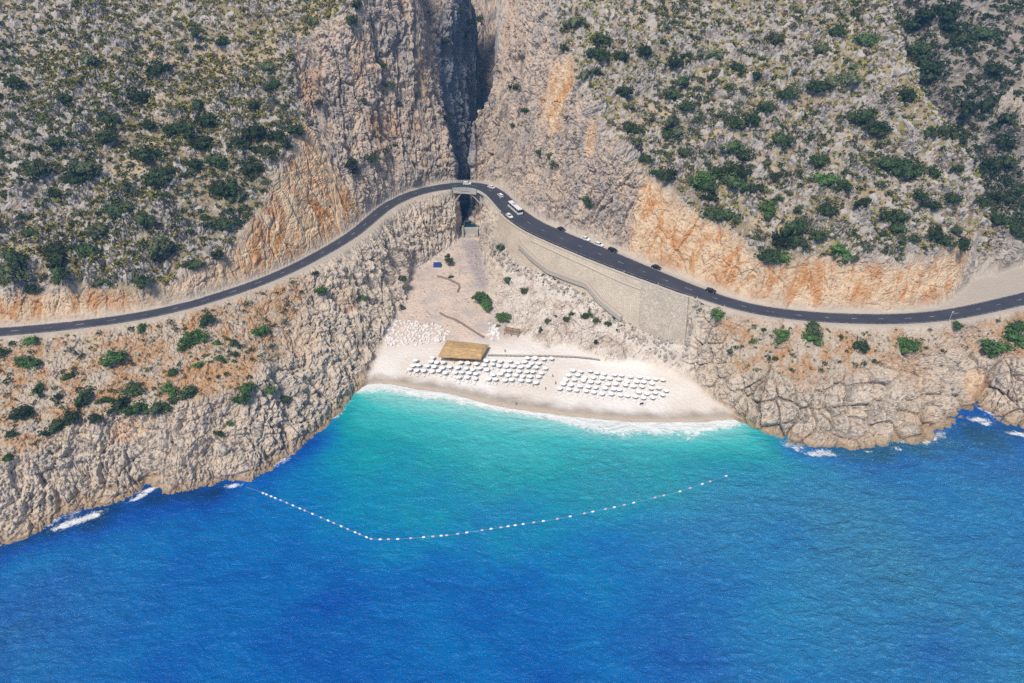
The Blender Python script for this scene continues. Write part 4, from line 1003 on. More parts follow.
for a, b in zip(ring, ring[1:] + ring[:1]):
    if abs(a[0] - b[0]) + abs(a[1] - b[1]) > 1e-3: tb.bar((*a, 0.3), (*b, 0.3), 0.42, None, 8)
tb.build('tube', M_WHITE, bo); MB().add([(x, y, 0.18) for x, y in ring], [tuple(range(len(ring)))]).build('floor', M_GREY, bo); MB().box((-1.75, 0, 0.6), (0.35, 0.4, 0.9)).build('outboard_motor', M_GREY, bo)

# parasols and loungers
M_CANVAS = plain('white_canvas', (0.86, 0.86, 0.86), 0.85, 0.15, 0.03); M_LOUNGE = plain('white_lounger_plastic', (0.74, 0.74, 0.75), 0.5, 0.3, 0.04)
pa = empty('parasol', (0, 0, -50))
cb = MB(); n8 = 8; R8 = 1.22; vv = [(0, 0, 2.62)]
for k in range(n8):
    a = 2 * math.pi * (k + 0.5) / n8; vv.append((R8 * math.cos(a), R8 * math.sin(a), 2.05))
for k in range(n8): a = 2 * math.pi * (k + 0.5) / n8; vv.append((R8 * math.cos(a), R8 * math.sin(a), 1.88))
cb.add(vv, [(0, 1 + k, 1 + (k + 1) % n8) for k in range(n8)] + [(1 + k, 9 + k, 9 + (k + 1) % n8, 1 + (k + 1) % n8) for k in range(n8)]); cb.build('canopy', M_CANVAS, pa)
MB().bar((0, 0, -0.3), (0, 0, 2.75), 0.07, None, 6).build('pole', M_STEEL, pa); learn(pa)
lg = empty('sun_lounger', (0, 0, -50))
fr = MB(); fr.box((0, 0.15, 0.30), (0.62, 1.25, 0.10))
fr.build('seat', M_LOUNGE, lg); MB().bar((0, -0.42, 0.32), (0, -0.98, 0.62), 0.62, 0.08, 4, (1, 0, 0)).build('backrest', M_LOUNGE, lg)
lm = MB()
for x_ in (-0.27, 0.27):
    for y_ in (-0.35, 0.7): MB().box((x_, y_, 0.10), (0.07, 0.07, 0.32)).build('leg', M_LOUNGE, lg)
learn(lg)
def inpoly(x, y, P_):
    c = False
    for (x1, y1), (x2, y2) in zip(P_, P_[1:] + P_[:1]):
        if (y1 < y) != (y2 < y) and x < (x2 - x1) * (y - y1) / (y2 - y1) + x1: c = not c
    return c
spots = []
for r_ in range(5):
    for c_ in range(13):
        x_, y_ = 572 + 8.3 * c_ - 3.0 * r_, 373.2 + 0.85 * c_ + 4.6 * r_
        if x_ < 668 and not (r_ == 4 and c_ > 11): spots.append((x_, y_, 'b'))
polyA = [(404,371),(417,361),(432,358.5),(438,362),(481,364.5),(497,359.5),(553,362),(549,371),(541,384),(536,388),(518,386),(480,381),(465,382),(440,376),(409,375)]
for i_ in range(-6, 30):
    for j_ in range(-3, 9):
        x_, y_ = 409 + 7.6 * i_ + 3.0 * j_, 373.0 + 0.42 * i_ - 4.5 * j_
        if inpoly(x_, y_, polyA): spots.append((x_, y_, 'a'))
LABP = {'a': 'white beach parasol in the block of rows in front of the thatched bar and fence', 'b': 'white beach parasol in the separate block of rows near the cliff foot bundles'}
LABL = {'a': 'white sun lounger under the parasols in front of the thatched bar and fence', 'b': 'white sun lounger under the parasols of the block near the cliff foot bundles'}
first = [True, True]; nlg = 0
for x_, y_, k in spots:
    if rng.random() < 0.04: continue
    q_ = surf(x_ + rng.normal(0, .75), y_ + rng.normal(0, .45)); a = rng.normal(0, .4)
    o = pa if first[0] else copy_tree(pa, q_, a); first[0] = False; o.location = q_; o.rotation_euler = (rng.normal(0, .07), rng.normal(0, .07), a); tag(o, LABP[k], 'parasol', 'white parasols in front of the bar' if k == 'a' else 'white parasols near the cliff foot')
    for sx_ in (-1, 1):
        if rng.random() < 0.06: continue
        a2 = math.radians(-28) + rng.normal(0, .12) + math.pi; w_ = np.array([math.cos(a2), math.sin(a2)]); f_ = np.array([-math.sin(a2), math.cos(a2)])
        pos = q_[:2] + w_ * sx_ * 1.05 + f_ * (1.0 + rng.normal(0, .2))
        o = lg if first[1] else copy_tree(lg, (0, 0, 0), 0); first[1] = False
        o.location = (pos[0], pos[1], float(samp(ZG, pos[0], pos[1])) + 0.06); o.rotation_euler = (0, 0, a2); tag(o, LABL[k], 'sun lounger', 'white loungers in front of the bar' if k == 'a' else 'white loungers near the cliff foot'); nlg += 1
print('parasols', len(spots), 'loungers', nlg)

# people
M_SKIN, M_HAIR = plain('tanned_skin', (0.36, 0.20, 0.13), 0.6, 0.3, 0.05), plain('dark_hair', (0.03, 0.022, 0.018), 0.7)
def person(loc, rz, cloth, label, stride=0.18):
    me = bpy.data.meshes.new('person')
    J = [(0,0,.93),(0,0,1.15),(0,0,1.36),(0,0,1.48),(0,0.02,1.60),(0,0.01,1.74), (-.10,0,.90),(-.12,stride,.50),(-.12,stride*.9,.08),(-.12,stride+.14,.04), (.10,0,.90),(.12,-stride*.6,.50),(.12,-stride*1.3,.09),(.12,-stride*1.3+.14,.04), (-.19,0,1.38),(-.25,-.05,1.10),(-.26,.06,.86),(-.26,.10,.76), (.19,0,1.38),(.25,.05,1.10),(.26,.14,.88),(.26,.18,.78)]
    R_j = [.14,.13,.14,.055,.085,.075,.085,.06,.04,.035,.085,.06,.04,.035,.06,.045,.033,.03,.06,.045,.033,.03]
    E = [(0,1),(1,2),(2,3),(3,4),(4,5),(0,6),(6,7),(7,8),(8,9),(0,10),(10,11),(11,12),(12,13),(2,14),(14,15),(15,16),(16,17),(2,18),(18,19),(19,20),(20,21)]
    me.from_pydata(J, E, []); o = bpy.data.objects.new('person', me); COL.objects.link(o)
    sk = o.modifiers.new('skin', 'SKIN')
    for k, r_ in enumerate(R_j): me.skin_vertices[0].data[k].radius = (r_, r_)
    me.skin_vertices[0].data[0].use_root = True
    sb = o.modifiers.new('sub', 'SUBSURF'); sb.levels = 1; sb.render_levels = 1
    dg = bpy.context.evaluated_depsgraph_get(); new = bpy.data.meshes.new_from_object(o.evaluated_get(dg)); o.modifiers.clear(); o.data = new
    new.materials.clear(); new.materials.append(M_SKIN)
    MB().bar((0, 0, 0.70), (0, 0, 1.02), 0.40, 0.30, 10, (0, 1, 0)).build('shorts', cloth, o)
    h_ = lump('hair', None, (.105, .11, .085), M_HAIR, 1, 3); h_.location = (0, -.01, 1.70); h_.parent = o
    o.location = loc; o.rotation_euler = (0, 0, rz); return tag(o, label, 'person')
for px, py, rz, c, lab in ((505, 352.5, 0.4, (0.03, 0.03, 0.04), 'person in dark shorts walking on open sand behind the beach fence'), (533, 387, 1.7, (0.02, 0.03, 0.08), 'person in navy shorts below the last row of the bar parasols'),
    (545.5, 390, -1.2, (0.03, 0.03, 0.03), 'person in black shorts on bare sand between both parasol blocks, closest to the water'), (552.5, 377.5, 2.4, (0.25, 0.03, 0.02), 'person in red shorts in the gap between both parasol blocks, furthest up the sand'),
    (555.5, 384.5, 0.1, (0.02, 0.02, 0.02), 'person in black shorts in the middle of the gap between parasol blocks'), (516, 405.5, 3.0, (0.05, 0.12, 0.2), 'person in blue shorts standing at the surf edge')):
    person(surf(px, py) + np.array([0, 0, 0.08]), rz, plain('swim_cloth', c), lab)

# ------------------------------------------------------------------ the float line across the bay
fl_px = [(246,487),(258,491),(285,502),(320,517),(350,530),(372,539.5),(400,539),(450,535),(500,527.5),(560,518.5),(620,506),(680,491.5),(726,476)]
fp = smooth_line([P(a, b, 0.15) for a, b in fl_px], 600, 3); fl = empty('float_line', fp[300]); tag(fl, 'swimming-area rope of white and pink floats strung across the bay', 'float line')
rp = MB()
for a, b in zip(fp[:-1:4], fp[4::4]): rp.bar(local(fl, a), local(fl, b), 0.045, None, 4)
rp.build('rope', plain('pale_rope', (0.35, 0.45, 0.55)), fl)
M_FW, M_FP = paint('white_float', (0.80, 0.80, 0.78), 0.5), paint('pink_float', (0.62, 0.42, 0.55), 0.5)
fu_ = project(fp)[0]
white_px = [263,266.5,271,275.5,293,300,313,328,341.5,355,366.5,380,398,424,441,467,491,508,515.5,523,543,570,593,614,634,680,702,726]
pink_px = [281,287,305,321,334,348,360,371,389,411,433,447,458,482,501,534,557,584,605,624,655,664,690,710]
def float_(px, mat):
    i = int(np.argmin(np.abs(fu_ - px))); d = fp[min(i + 3, 599)] - fp[max(i - 3, 0)]; d /= np.linalg.norm(d); c = local(fl, fp[i]); b = MB()
    for t0, t1, r_ in ((-.5, -.36, .2), (-.36, .36, .31), (.36, .5, .2)): b.bar(c + d * t0, c + d * t1, r_ * 2, None, 8)
    o = b.build('float', mat, fl)
    if mat is M_FP: o['label'] = 'small faded pink float'
for px in white_px: float_(px, M_FW)
for px in pink_px: float_(px, M_FP)

# ------------------------------------------------------------------ plants
Z2 = np.full((NY, NX), -1e9)
_i = np.clip(np.rint((V2[:, 0] - GX0) / GS).astype(int), 0, NX - 1); _j = np.clip(np.rint((V2[:, 1] - GY0) / GS).astype(int), 0, NY - 1)
np.maximum.at(Z2, (_j, _i), V2[:, 2]); Z2 = np.where(Z2 < -1e8, ZG, Z2)
def leaf_material(name, c1_, c2_, c3_):
    m = NT(name, 0.85, 0.15)
    info = m.n('ObjectInfo'); nz = m.noise(0.9, 4); n2 = m.noise(0.12, 2)
    c = m.mix(m.step(nz, 0.35, 0.68), c1_, c2_); c = m.mix(m.math('MULTIPLY', m.step(n2, 0.45, 0.65), 0.6), c, c3_)
    h = m.n('HueSaturation'); m.l(c, h.inputs['Color']); m.l(m.math('ADD', 0.62, m.math('MULTIPLY', info.outputs['Random'], 0.85)), h.inputs['Value'])
    m.base(h.outputs[0]); return m.m
LEAF = {'dark': leaf_material('dark_evergreen_leaves', (0.026, 0.046, 0.018), (0.058, 0.088, 0.032), (0.072, 0.090, 0.042)),
        'green': leaf_material('bright_green_leaves', (0.040, 0.085, 0.022), (0.085, 0.155, 0.042), (0.07, 0.12, 0.035)),
        'bright': leaf_material('fresh_green_leaves', (0.07, 0.15, 0.04), (0.14, 0.26, 0.075), (0.12, 0.21, 0.06)),
        'moss': leaf_material('mid_green_leaves', (0.035, 0.065, 0.025), (0.075, 0.115, 0.045), (0.07, 0.095, 0.04)),
        'grey': leaf_material('grey_green_leaves', (0.070, 0.092, 0.048), (0.135, 0.155, 0.082), (0.12, 0.135, 0.06)),
        'brown': leaf_material('dry_brown_cushions', (0.10, 0.075, 0.05), (0.185, 0.135, 0.09), (0.13, 0.11, 0.06)),
        'olive': leaf_material('yellow_green_cushions', (0.15, 0.15, 0.03), (0.30, 0.275, 0.065), (0.22, 0.20, 0.065))}
M_BARK = plain('grey_bark', (0.13, 0.10, 0.075), 0.9, 0.1, 0.25, 2.0)
def ico(n):
    import bmesh
    bm = bmesh.new(); bmesh.ops.create_icosphere(bm, subdivisions=n, radius=1.0); v = np.array([q_.co[:] for q_ in bm.verts]); f = np.array([[x.index for x in g.verts] for g in bm.faces]); bm.free(); return v, f
IV1, IF1 = ico(1); IV2, IF2 = ico(2)
def bush_geo(seed, nleaf, clumps, leaf, core=True):
    """a bush of unit radius: several leafy mounds of unequal size with leaf sprays standing off them"""
    r_ = np.random.default_rng(seed); v, f = [], []; o = 0
    cs_ = [(0, 0, 0.30, 0.62)]
    for k in range(clumps - 1):
        a = r_.uniform(0, 6.28); d = r_.uniform(0.35, 0.85); cs_.append((d * math.cos(a), d * math.sin(a), r_.uniform(0.12, 0.48), r_.uniform(0.24, 0.46)))
    if core:
        for x, y, z, r0 in cs_:
            b = IV1 * (1 + 0.22 * r_.normal(size=(len(IV1), 1))) * r0 * 0.72 * np.array([1, 1, 0.85]) + np.array([x, y, z]); v.append(b); f.append(np.c_[IF1, IF1[:, 2]] + o); o += len(b)
    w = np.array([c[3] ** 2 for c in cs_]); pick = r_.choice(len(cs_), nleaf, p=w / w.sum())
    for k in pick:
        x, y, z, r0 = cs_[k]; d = r_.normal(size=3); d[2] = abs(d[2]) * 0.9 - 0.25; d /= np.linalg.norm(d)
        c = np.array([x, y, z]) + d * r0 * r_.uniform(0.66, 1.38) * np.array([1, 1, 0.88])
        a = r_.normal(size=3); a /= np.linalg.norm(a); b = np.cross(a, r_.normal(size=3)); b /= np.linalg.norm(b); s_ = leaf * r_.uniform(0.6, 1.4)
        v.append(np.array([c - a * s_, c + b * s_ * 0.6, c + a * s_, c - b * s_ * 0.6])); f.append(np.array([[o, o + 1, o + 2, o + 3]])); o += 4
    return np.concatenate(v), np.concatenate(f)
BM = {}
for k in LEAF:
    BM[k] = []
    for sd_ in range(4):
        v, f = bush_geo(100 + sd_ * 7 + len(k), 380, 8, 0.095)
        me = bpy.data.meshes.new('bush'); me.from_pydata(v.tolist(), [], [tuple(dict.fromkeys(t)) for t in f.tolist()]); me.materials.append(LEAF[k]); BM[k].append(me)
# bushes one can pick out in the photograph: column, row, width in pixels
BUSH = {'earth': [(2,351,11),(22,361,12),(30,362,11),(67,375,9),(112,356,19),(87,391,17),(61,395,8),(135,385,15),(24,409,15),(58,424,16),(76,416,16),(93,417,12),(119,403,14),(138,404,16),(156,406,16),(166,387,12),(188,388,17),(176,370,10),(200,364,7),(219,356,7),(233,352,6),(246,387,15),(242,398,12),(230,421,7),(217,433,6),(13,432,9),(8,456,9),(187,343,11),(29,340,12),(190,338,15),(205,333,12),(207,315,13),(233,341,9),(217,341,7),(140,325,8),(316,271,5),(321,287,10),(362,296,8),(262,328,12),(268,388,10),(285,400,9),(105,398,9),(174,398,8),(40,385,9)],
 'road': [(780,331,14),(814,325,14),(810,336,14),(861,343,13),(906,344,16),(914,343,13),(955,325,9),(1018,325,16),(1013,336,16),(998,345,17),(990,350,12),(716,311,12),(753,340,6),(842,336,5)],
 'slope': [(404,277,8),(403,306,6),(452,275,5),(547,318,7),(565,318,7),(572.5,312,6),(583,314,8),(587,313,7),(596,318,8),(607,321,7),(540,327,6),(617,329,4),(597,340,5),(554,316,3),(523,289,9),(506,279,9),(500,245,9),(612,316,4),(622,318,4),(630,322,4)],
 'left': [(34,168,20),(44,168,20),(82,168,26),(143,153,24),(108,118,20),(140,96,22),(180,128,22),(190,124,20),(212,116,24),(205,140,22),(163,172,20),(218,158,18),(241,140,20),(62,95,16),(18,83,18),(111,134,18),(60,140,20),(199,103,14),(224,41,14),(200,47,9),(194,34,9),(158,66,18),(91,58,15),(180,47,10),(153,124,16),(194,161,18),(255,128,16),(255,103,12),(161,240,28),(103,228,24),(92,246,20),(61,245,20),(60,256,22),(61,270,22),(13,254,24),(13,270,28),(141,277,18),(116,210,22),(140,217,20),(224,221,16),(195,262,16),(217,252,14),(161,175,22),(220,188,20),(229,186,20),(242,194,18),(79,173,22),(58,190,16),(267,66,14),(292,126,18),(258,129,20),(279,134,20),(258,147,16),(275,84,16),(257,101,12),(358,4,14),(351,20,12),(313,20,14),(35,285,14),(100,283,12),(30,230,14),(250,165,18),(270,150,16)],
 'gorge': [(391,83,8),(361,100,8),(400,104,5),(320,100,9),(382,63,8),(444,41,10),(446,116,11),(374,158,15),(351,163,13),(355,170,10),(387,150,7),(394,146,6),(515,87,11),(539,153,9),(548,156,9),(552,163,9),(512,126,7),(525,110,7),(592,204,9),(584,199,9),(462,10,10),(470,22,10),(480,18,10),(466,35,9)],
 'right': [(576,20,18),(600,36,20),(562,47,12),(600,51,20),(621,53,16),(644,50,16),(674,61,16),(687,53,12),(711,54,14),(584,75,16),(595,71,10),(624,92,16),(628,104,10),(669,91,16),(688,104,14),(684,78,16),(737,65,16),(755,72,12),(629,126,18),(671,118,16),(670,131,17),(680,129,17),(636,140,12),(737,118,20),(750,118,18),(684,150,16),(732,145,16),(745,153,18),(658,170,18),(668,172,18),(703,172,20),(645,158,14),(734,171,20),(721,168,16),(784,93,14),(793,90,14),(820,84,18),(831,80,18),(851,74,18),(820,47,16),(774,37,18),(863,40,20),(839,29,16),(764,105,18),(903,92,20),(852,117,22),(864,113,20),(870,122,20),(879,129,22),(942,129,20),(926,130,14),(884,163,22),(905,167,24),(820,157,22),(780,140,20),(934,172,18),(957,166,12),(830,180,20),(840,182,18),(921,194,18),(950,198,16),(929,203,14),(889,212,17),(896,216,17),(898,227,18),(799,223,24),(784,238,22),(795,240,22),(770,252,20),(783,254,20),(819,233,16),(836,248,18),(913,238,12),(934,231,16),(963,242,19),(944,241,16),(955,230,12),(826,205,18),(797,209,12),(863,199,14),(764,207,18),(697,181,22),(710,182,20),(732,180,24),(714,212,20),(725,214,20),(708,196,16),(753,186,16)],
 'far': [(944,10,22),(926,14,22),(950,24,18),(915,22,22),(960,37,20),(979,32,22),(921,60,24),(925,70,22),(931,68,20),(923,47,20),(992,66,16),(965,103,22),(986,105,22),(1013,113,22),(1005,116,20),(963,137,14),(992,163,20),(1010,161,16),(998,196,20),(984,200,14),(1002,220,18),(1021,235,12),(1000,140,18),(1018,185,16)]}
WORDS = {'dark': 'dark green', 'green': 'bright green', 'moss': 'mid green', 'bright': 'fresh green', 'grey': 'grey-green', 'olive': 'yellow-green'}
WHERE = {'earth': 'on the earth slope between the sea cliff and the road bend', 'road': 'on the orange earth between the road and the rounded headland', 'slope': 'on the pale slope and valley floor below the retaining wall',
         'left': 'on the rocky hillside above the empty bend of road', 'gorge': 'clinging to the steep gorge faces near the bridge', 'right': 'on the grey hillside above the parked cars', 'far': 'on the hazy far slope behind the rocky ridge'}
placed = []; nb = 0
BSIZE = lambda r_: 'large' if r_ > 3.4 else 'medium' if r_ > 1.9 else 'small'
def bush(q_, r_, zone, col, k=None):
    global nb
    o = bpy.data.objects.new('bush', random.choice(BM[col])); COL.objects.link(o)
    o.location = (q_[0], q_[1], q_[2] - 0.12 * r_); o.rotation_euler = (0, 0, random.uniform(0, 6.28)); z_ = random.uniform(0.85, 1.15)
    o.scale = (r_ * random.uniform(.95, 1.3), r_ * random.uniform(.7, 1.0), r_ * z_)
    tag(o, '%s %s bush %s' % (BSIZE(r_), WORDS[col], WHERE[zone]), 'bush', 'bushes %s' % WHERE[zone]); nb += 1; placed.append((q_[0], q_[1], r_))
for zone, l in BUSH.items():
    for px, py, w in l:
        g = ground_at(px, py + w * 0.22)
        if g is None: continue
        dep_ = float(project(g)[2]); r_ = 0.5 * w * dep_ / F * (1.5 if zone in ('earth', 'road') else 1.32)
        col = {'earth': random.choice(['green', 'dark', 'green']), 'road': 'green' if random.random() < .75 else 'dark', 'slope': 'dark', 'left': random.choice(['dark', 'dark', 'dark', 'dark', 'grey', 'moss']) if py > 75 else random.choice(['grey', 'dark']), 'gorge': 'dark',
               'right': random.choice(['dark', 'dark', 'dark', 'moss', 'dark', 'green' if py > 150 else 'grey']), 'far': 'dark'}[zone]
        bush(g, max(r_, 0.6), zone, col)
hillv = GV
def hits(m, x, y): return samp(m.astype(float), np.array([x]), np.array([y]))[0] > 0.5
dens = np.clip(0.5 + 1.3 * fbm(np.stack([XG.ravel(), YG.ravel(), np.zeros(NX * NY)], 1) / 38.0, 3, 201), 0, 1).reshape(NY, NX)
h_m = north & ~cut_m & ~wall_m & ~strip & ~lay_m & ~bed_m & (edge_d > 2)
zone_at = lambda x, y: 'far' if hits(far_m, x, y) else ('left' if x < -45 else 'right')
tries = 0
while nb < 318 and tries < 20000:
    tries += 1; x, y = rng.uniform(-290, 290), rng.uniform(215, 440)
    if not hits(h_m, x, y) or rng.random() > samp(dens, np.array([x]), np.array([y]))[0]: continue
    g = np.array([x, y, samp(Z2, np.array([x]), np.array([y]))[0]]); u, v_, d_ = project(g)
    if not (0 < u < 1024 and 5 < v_ < 280): continue
    if any((x - a) ** 2 + (y - b) ** 2 < (c + 2.0) ** 2 for a, b, c in placed): continue
    bush(g, rng.uniform(1.7, 2.6), zone_at(x, y), random.choice(['dark', 'grey', 'grey', 'dark', 'moss']))
print('bushes', nb)

# trees in the valley: trunk, limbs and a crown of leaf sprays
def tree(px, py, hgt, rad, col, label):
    g = surf(px, py); o = empty('tree', g); r_ = np.random.default_rng(int(px))
    tb = MB(); tb.bar((0, 0, -0.4), (0.1, 0, hgt * 0.35), 0.42, None, 8); tb.bar((0.1, 0, hgt * 0.33), (0.15, 0.1, hgt * 0.75), 0.26, None, 7)
    for k in range(5):
        a = k * 1.3; tb.bar((0.1, 0, hgt * (0.28 + 0.05 * k)), (rad * 0.6 * math.cos(a), rad * 0.6 * math.sin(a), hgt * (0.5 + 0.07 * k)), 0.15, None, 6)
    tb.build('trunk', M_BARK, o); V_, F_ = [], []; n0 = 0
    for k in range(11):
        a = r_.uniform(0, 6.28); d = rad * 0.62 * math.sqrt(r_.random()) if k else 0; s_ = rad * r_.uniform(0.36, 0.58)
        v, f = bush_geo(int(px) * 31 + k, 170, 3, 0.15); v = v * s_ + np.array([d * math.cos(a), d * math.sin(a), hgt * r_.uniform(0.42, 0.86) - (0.25 * hgt * d / rad) - s_ * 0.2])
        V_.append(v); F_.append(f + n0); n0 += len(v)
    v, f = np.concatenate(V_), np.concatenate(F_)
    mesh_obj('crown', v, [tuple(dict.fromkeys(t)) for t in f.tolist()], LEAF[col], o); return tag(o, label, 'tree')
tree(449, 266, 7.5, 3.0, 'moss', 'tall dark green tree beside the blue tent in the valley')
tree(480, 304, 6.5, 5.0, 'bright', 'broad bright green tree, the upper half of the clump at the stream bed')
tree(487, 311, 5.4, 3.8, 'bright', 'bright green tree at the lower end of the clump by the stream bed')
tree(503, 322, 5.4, 3.6, 'bright', 'yellowish green tree just above the brown timber pergola')
tree(309, 303, 6.5, 5.0, 'dark', 'big round dark tree on the shoulder below the empty road bend')
b_ = surf(498, 326.5); bush(b_, 1.2, 'slope', 'grey')

# small scrub and cushions that nobody could count
def scatter(name, n, mask, geos, rmin, rmax, mat, label, cat, xr=(-330, 330), yr=(205, 560), power=1.0, dn=None, sink=0.15, squash=(0.8, 1.1), avoid=True):
    V_, F_ = [], []; o = 0; m = 0
    while m < n:
        x = rng.uniform(*xr, 4000); y = rng.uniform(*yr, 4000); ok = samp(mask.astype(float), x, y) > 0.5
        if dn is not None: ok &= rng.random(4000) < samp(dn, x, y)
        x, y = x[ok], y[ok]
        if not len(x): break
        z = samp(Z2, x, y); u, v_, _ = project(np.stack([x, y, z], 1)); k_ = (u > -80) & (u < 1104) & (v_ > -60) & (v_ < 560); x, y, z = x[k_], y[k_], z[k_]
        for a, b, c in zip(x, y, z):
            if m >= n: break
            s_ = rmin + (rmax - rmin) * rng.random() ** (1.0 + power); g = geos[rng.integers(len(geos))]; t = rng.uniform(0, 6.28); ca, sa = math.cos(t), math.sin(t); v = g[0]
            w = np.stack([(v[:, 0] * ca - v[:, 1] * sa) * s_ + a, (v[:, 0] * sa + v[:, 1] * ca) * s_ + b, v[:, 2] * s_ * rng.uniform(*squash) + c - sink * s_], 1)
            V_.append(w); F_.append(g[1] + o); o += len(w); m += 1
    v, f = np.concatenate(V_), np.concatenate(F_); ob = mesh_obj(name, v, f, mat); return tag(ob, label, cat, None, 'stuff')
def quadify(g): return g
geoS = [bush_geo(900 + k, 60, 4, 0.20) for k in range(6)]; geoT = [bush_geo(950 + k, 16, 2, 0.42) for k in range(6)]
hl_l, hl_r, hl_f = h_m & (XG < -30) , h_m & (XG >= -30) & ~far_m, h_m & far_m
scatter('scrub_undergrowth', 1500, hl_l, geoS, 0.6, 2.3, LEAF['dark'], 'small dark scrub spread over the rocky hillside', 'scrub', dn=dens, yr=(205, 320))
scatter('scrub_undergrowth', 1900, hl_l, geoS, 0.6, 2.4, LEAF['grey'], 'small grey-green scrub spread over the higher hillside', 'scrub', yr=(265, 560))
scatter('scrub_undergrowth', 2900, hl_r, geoS, 0.6, 2.4, LEAF['dark'], 'small dark scrub spread over the grey hillside', 'scrub', dn=dens)
scatter('scrub_undergrowth', 1600, hl_r, geoS, 0.6, 2.2, LEAF['grey'], 'small grey-green scrub between the limestone outcrops', 'scrub', dn=dens)
scatter('scrub_undergrowth', 2600, hl_f, geoS, 1.0, 3.4, LEAF['dark'], 'dense dark scrub on the hazy far slope', 'scrub')
scatter('cushion_vegetation', 10000, hl_l, geoT, 0.5, 1.8, LEAF['olive'], 'yellow-green cushion plants between the stones', 'cushion plants', dn=1 - 0.8 * dens)
scatter('cushion_vegetation', 4600, hl_r, geoT, 0.4, 1.4, LEAF['olive'], 'yellow-green cushion plants among grey rocks', 'cushion plants', dn=1 - 0.8 * dens)
scatter('scrub_undergrowth', 260, wall_m & (edge_d > 4), geoS, 0.4, 1.3, LEAF['dark'], 'little dark shrubs rooted in the gorge faces', 'scrub', sink=0.1)
scatter('scrub_undergrowth', 520, (gent_l | gent_r) & (edge_d > 1), geoS, 0.4, 1.8, LEAF['dark'], 'small dark shrubs on the earth slopes under the road', 'scrub', yr=(140, 260))
scatter('cushion_vegetation', 500, (gent_l | gent_r) & (edge_d > 1), geoT, 0.3, 0.9, LEAF['olive'], 'dry yellowish tufts on the earth slopes under the road', 'cushion plants', yr=(140, 260))
scatter('cushion_vegetation', 2600, hl_l, geoT, 0.4, 1.4, LEAF['brown'], 'dry brown cushion plants between the stones', 'cushion plants')
scatter('cushion_vegetation', 4200, hl_r | hl_f, geoT, 0.4, 1.5, LEAF['brown'], 'dry brown cushion plants among grey rocks', 'cushion plants')
# loose limestone
def rock_geo(seed):
    r_ = np.random.default_rng(seed); v = IV1.copy()
    for _ in range(9):
        d = r_.normal(size=3); d /= np.linalg.norm(d); c = r_.uniform(0.45, 0.8); h_ = v @ d; v = v - np.outer(np.maximum(h_ - c, 0), d)
    return v * np.array([1, r_.uniform(.6, .9), r_.uniform(.8, 1.5)]), IF1
m_ = NT('loose_limestone', 0.95, 0.15); m_.base(m_.mix(m_.noise(0.5, 4), (0.26, 0.235, 0.212), (0.46, 0.42, 0.38))); M_STONE = m_.m
m_ = NT('white_limestone', 0.95, 0.15); m_.base(m_.mix(m_.noise(1.2, 4), (0.62, 0.60, 0.58), (0.80, 0.78, 0.77))); M_WSTONE = m_.m
rg = [rock_geo(k) for k in range(10)]
scatter('loose_rubble', 2600, hl_l, rg, 0.4, 1.7, M_STONE, 'grey limestone rubble strewn over the scrubby hillside', 'rubble', power=1.5, sink=0.3, dn=np.clip(1.1 - dens, 0, 1))
scatter('loose_rubble', 3200, hl_r | hl_f, rg, 0.4, 2.2, M_STONE, 'grey limestone rubble strewn over the steep hillside', 'rubble', power=1.5, sink=0.3)
scatter('loose_rubble', 700, (gent_l | gent_r) & (edge_d > 1), rg, 0.3, 1.1, M_STONE, 'loose stones on the earth slopes under the road', 'rubble', yr=(140, 260), sink=0.35)
scatter('loose_rubble', 500, pale_m, rg, 0.2, 0.8, M_WSTONE, 'pale loose stones on the eroded slope below the retaining wall', 'rubble', xr=(-20, 95), yr=(200, 320), sink=0.35)
ft = (line_dist(wall_foot + out * 1.8) < 2.6) | (line_dist(np.array([wall_top[-1] + [2.2, -1, 0], wall_foot[-1] + [2.2, -1, 0]])) < 2.2)
scatter('loose_rubble', 420, ft & ~wt_d, rg, 0.3, 1.5, M_STONE, 'broken rock heaped along the foot of the retaining wall', 'rubble', xr=(-20, 95), yr=(200, 330), sink=0.3)
scatter('scrub_undergrowth', 90, ft & ~wt_d, geoS, 0.3, 1.0, LEAF['dark'], 'little dark shrubs along the foot of the retaining wall', 'scrub', xr=(-20, 95), yr=(200, 330))
scatter('loose_rubble', 500, sand_m & (YG > 262) & (XG < 0), rg, 0.2, 0.9, M_STONE, 'grey stones scattered over the stream bed', 'rubble', xr=(-60, 0), yr=(255, 350), sink=0.35, power=2)
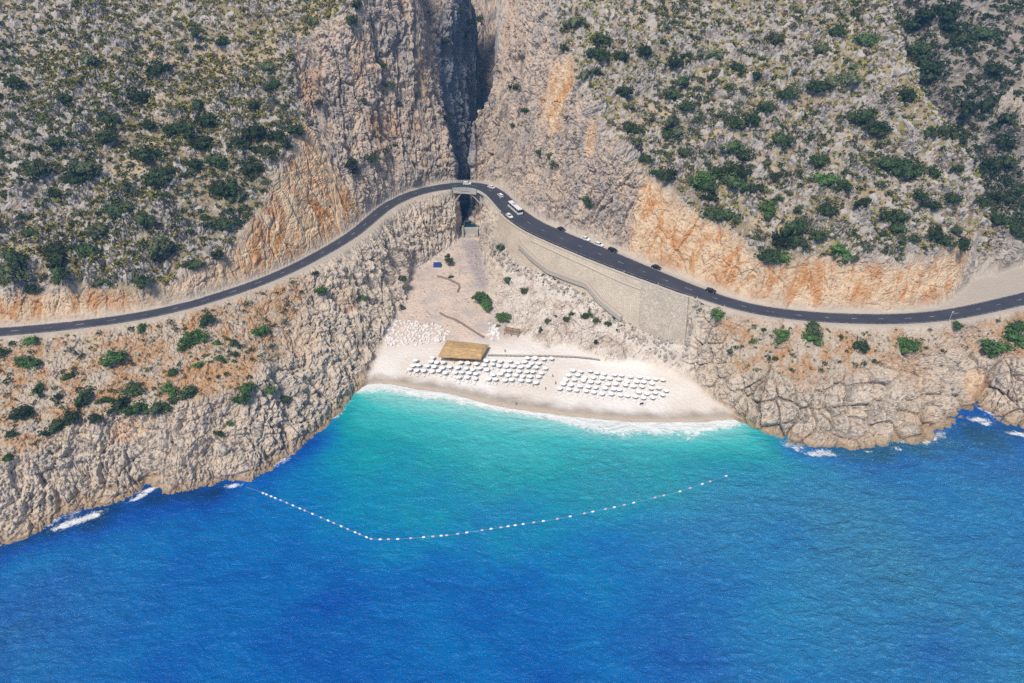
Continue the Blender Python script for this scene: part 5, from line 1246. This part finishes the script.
for k_, (px, py, sz, lab) in enumerate(((1001, 112, (2.8, 2.4, 8.5), 'tall pale rock pinnacle, leftmost of three standing on the hazy far slope'), (1011, 116, (2.4, 2.4, 6.5), 'pale rock pinnacle in the middle of three on the hazy far slope'), (1021, 117, (3.4, 3.0, 9.0), 'broad pale rock pinnacle at the photo edge on the hazy far slope'))):
    g = ground_at(px, py, 3.0)
    v, f = ico(5); v = v * (1 + 0.35 * fbm(v * np.array([2.2, 2.2, 1.0]) + 7.7 * k_, 3, 40 + k_)[:, None] + 0.16 * (1 - 2 * np.abs(fbm(v * np.array([6., 6., 2.5]) + k_, 3, 50 + k_)))[:, None]); v[:, 2] = np.maximum(v[:, 2], -0.5)
    o = mesh_obj('rock_pinnacle', v * np.array(sz), f, M_GROUND); o.location = g; tag(o, lab, 'rock')
# the pale boulders heaped on the sand
for k_ in range(5):
    v, f = rg[k_]; me = bpy.data.meshes.new('boulder'); me.from_pydata(v.tolist(), [], f.tolist()); me.materials.append(M_WSTONE); rg[k_] = (v, f, me)
fieldA = [(391,322),(404,321),(428,324),(441,326),(452,333),(447,341),(436,343),(412,346),(386,347),(383,342)]; fieldB = [(489,323),(497,327),(501,338),(494,342),(487,338)]
nbld = 0
for fld, n_, lab in ((fieldA, 250, 'pale boulder in the heap on the sand beside the thatched bar, at the cliff foot'), (fieldB, 45, 'white boulder in the small heap between the bright trees and the thatched bar')):
    xs, ys = [a for a, b in fld], [b for a, b in fld]; c = 0
    while c < n_:
        x, y = rng.uniform(min(xs), max(xs)), rng.uniform(min(ys), max(ys))
        if not inpoly(x, y, fld): continue
        q_ = surf(x, y); o = bpy.data.objects.new('boulder', rg[rng.integers(5)][2]); COL.objects.link(o); s_ = rng.uniform(0.6, 1.25)
        o.location = q_ + np.array([0, 0, 0.25 * s_]); o.scale = (s_, s_, s_ * 0.8); o.rotation_euler = (rng.uniform(0, 6), rng.uniform(0, 6), rng.uniform(0, 6)); tag(o, lab, 'boulder', 'pale boulders heaped on the sand' if fld is fieldA else 'white boulders in the small heap'); c += 1; nbld += 1

# ------------------------------------------------------------------ haze between the camera and the far slopes
hz_m = bpy.data.materials.new('haze_air'); hz_m.use_nodes = True; t_ = hz_m.node_tree; t_.nodes.clear()
pv = t_.nodes.new('ShaderNodeVolumePrincipled'); pv.inputs['Density'].default_value = 0.00024; pv.inputs['Color'].default_value = (0.16, 0.48, 1.0, 1); pv.inputs['Anisotropy'].default_value = 0.0
to = t_.nodes.new('ShaderNodeOutputMaterial'); t_.links.new(pv.outputs[0], to.inputs['Volume'])
hm = MB(); hm.box((0, -100, 125.0), (3300, 3300, 290.0)); tag(hm.build('haze', hz_m), 'thin pale haze in the air over the bay', 'haze', None, 'stuff')
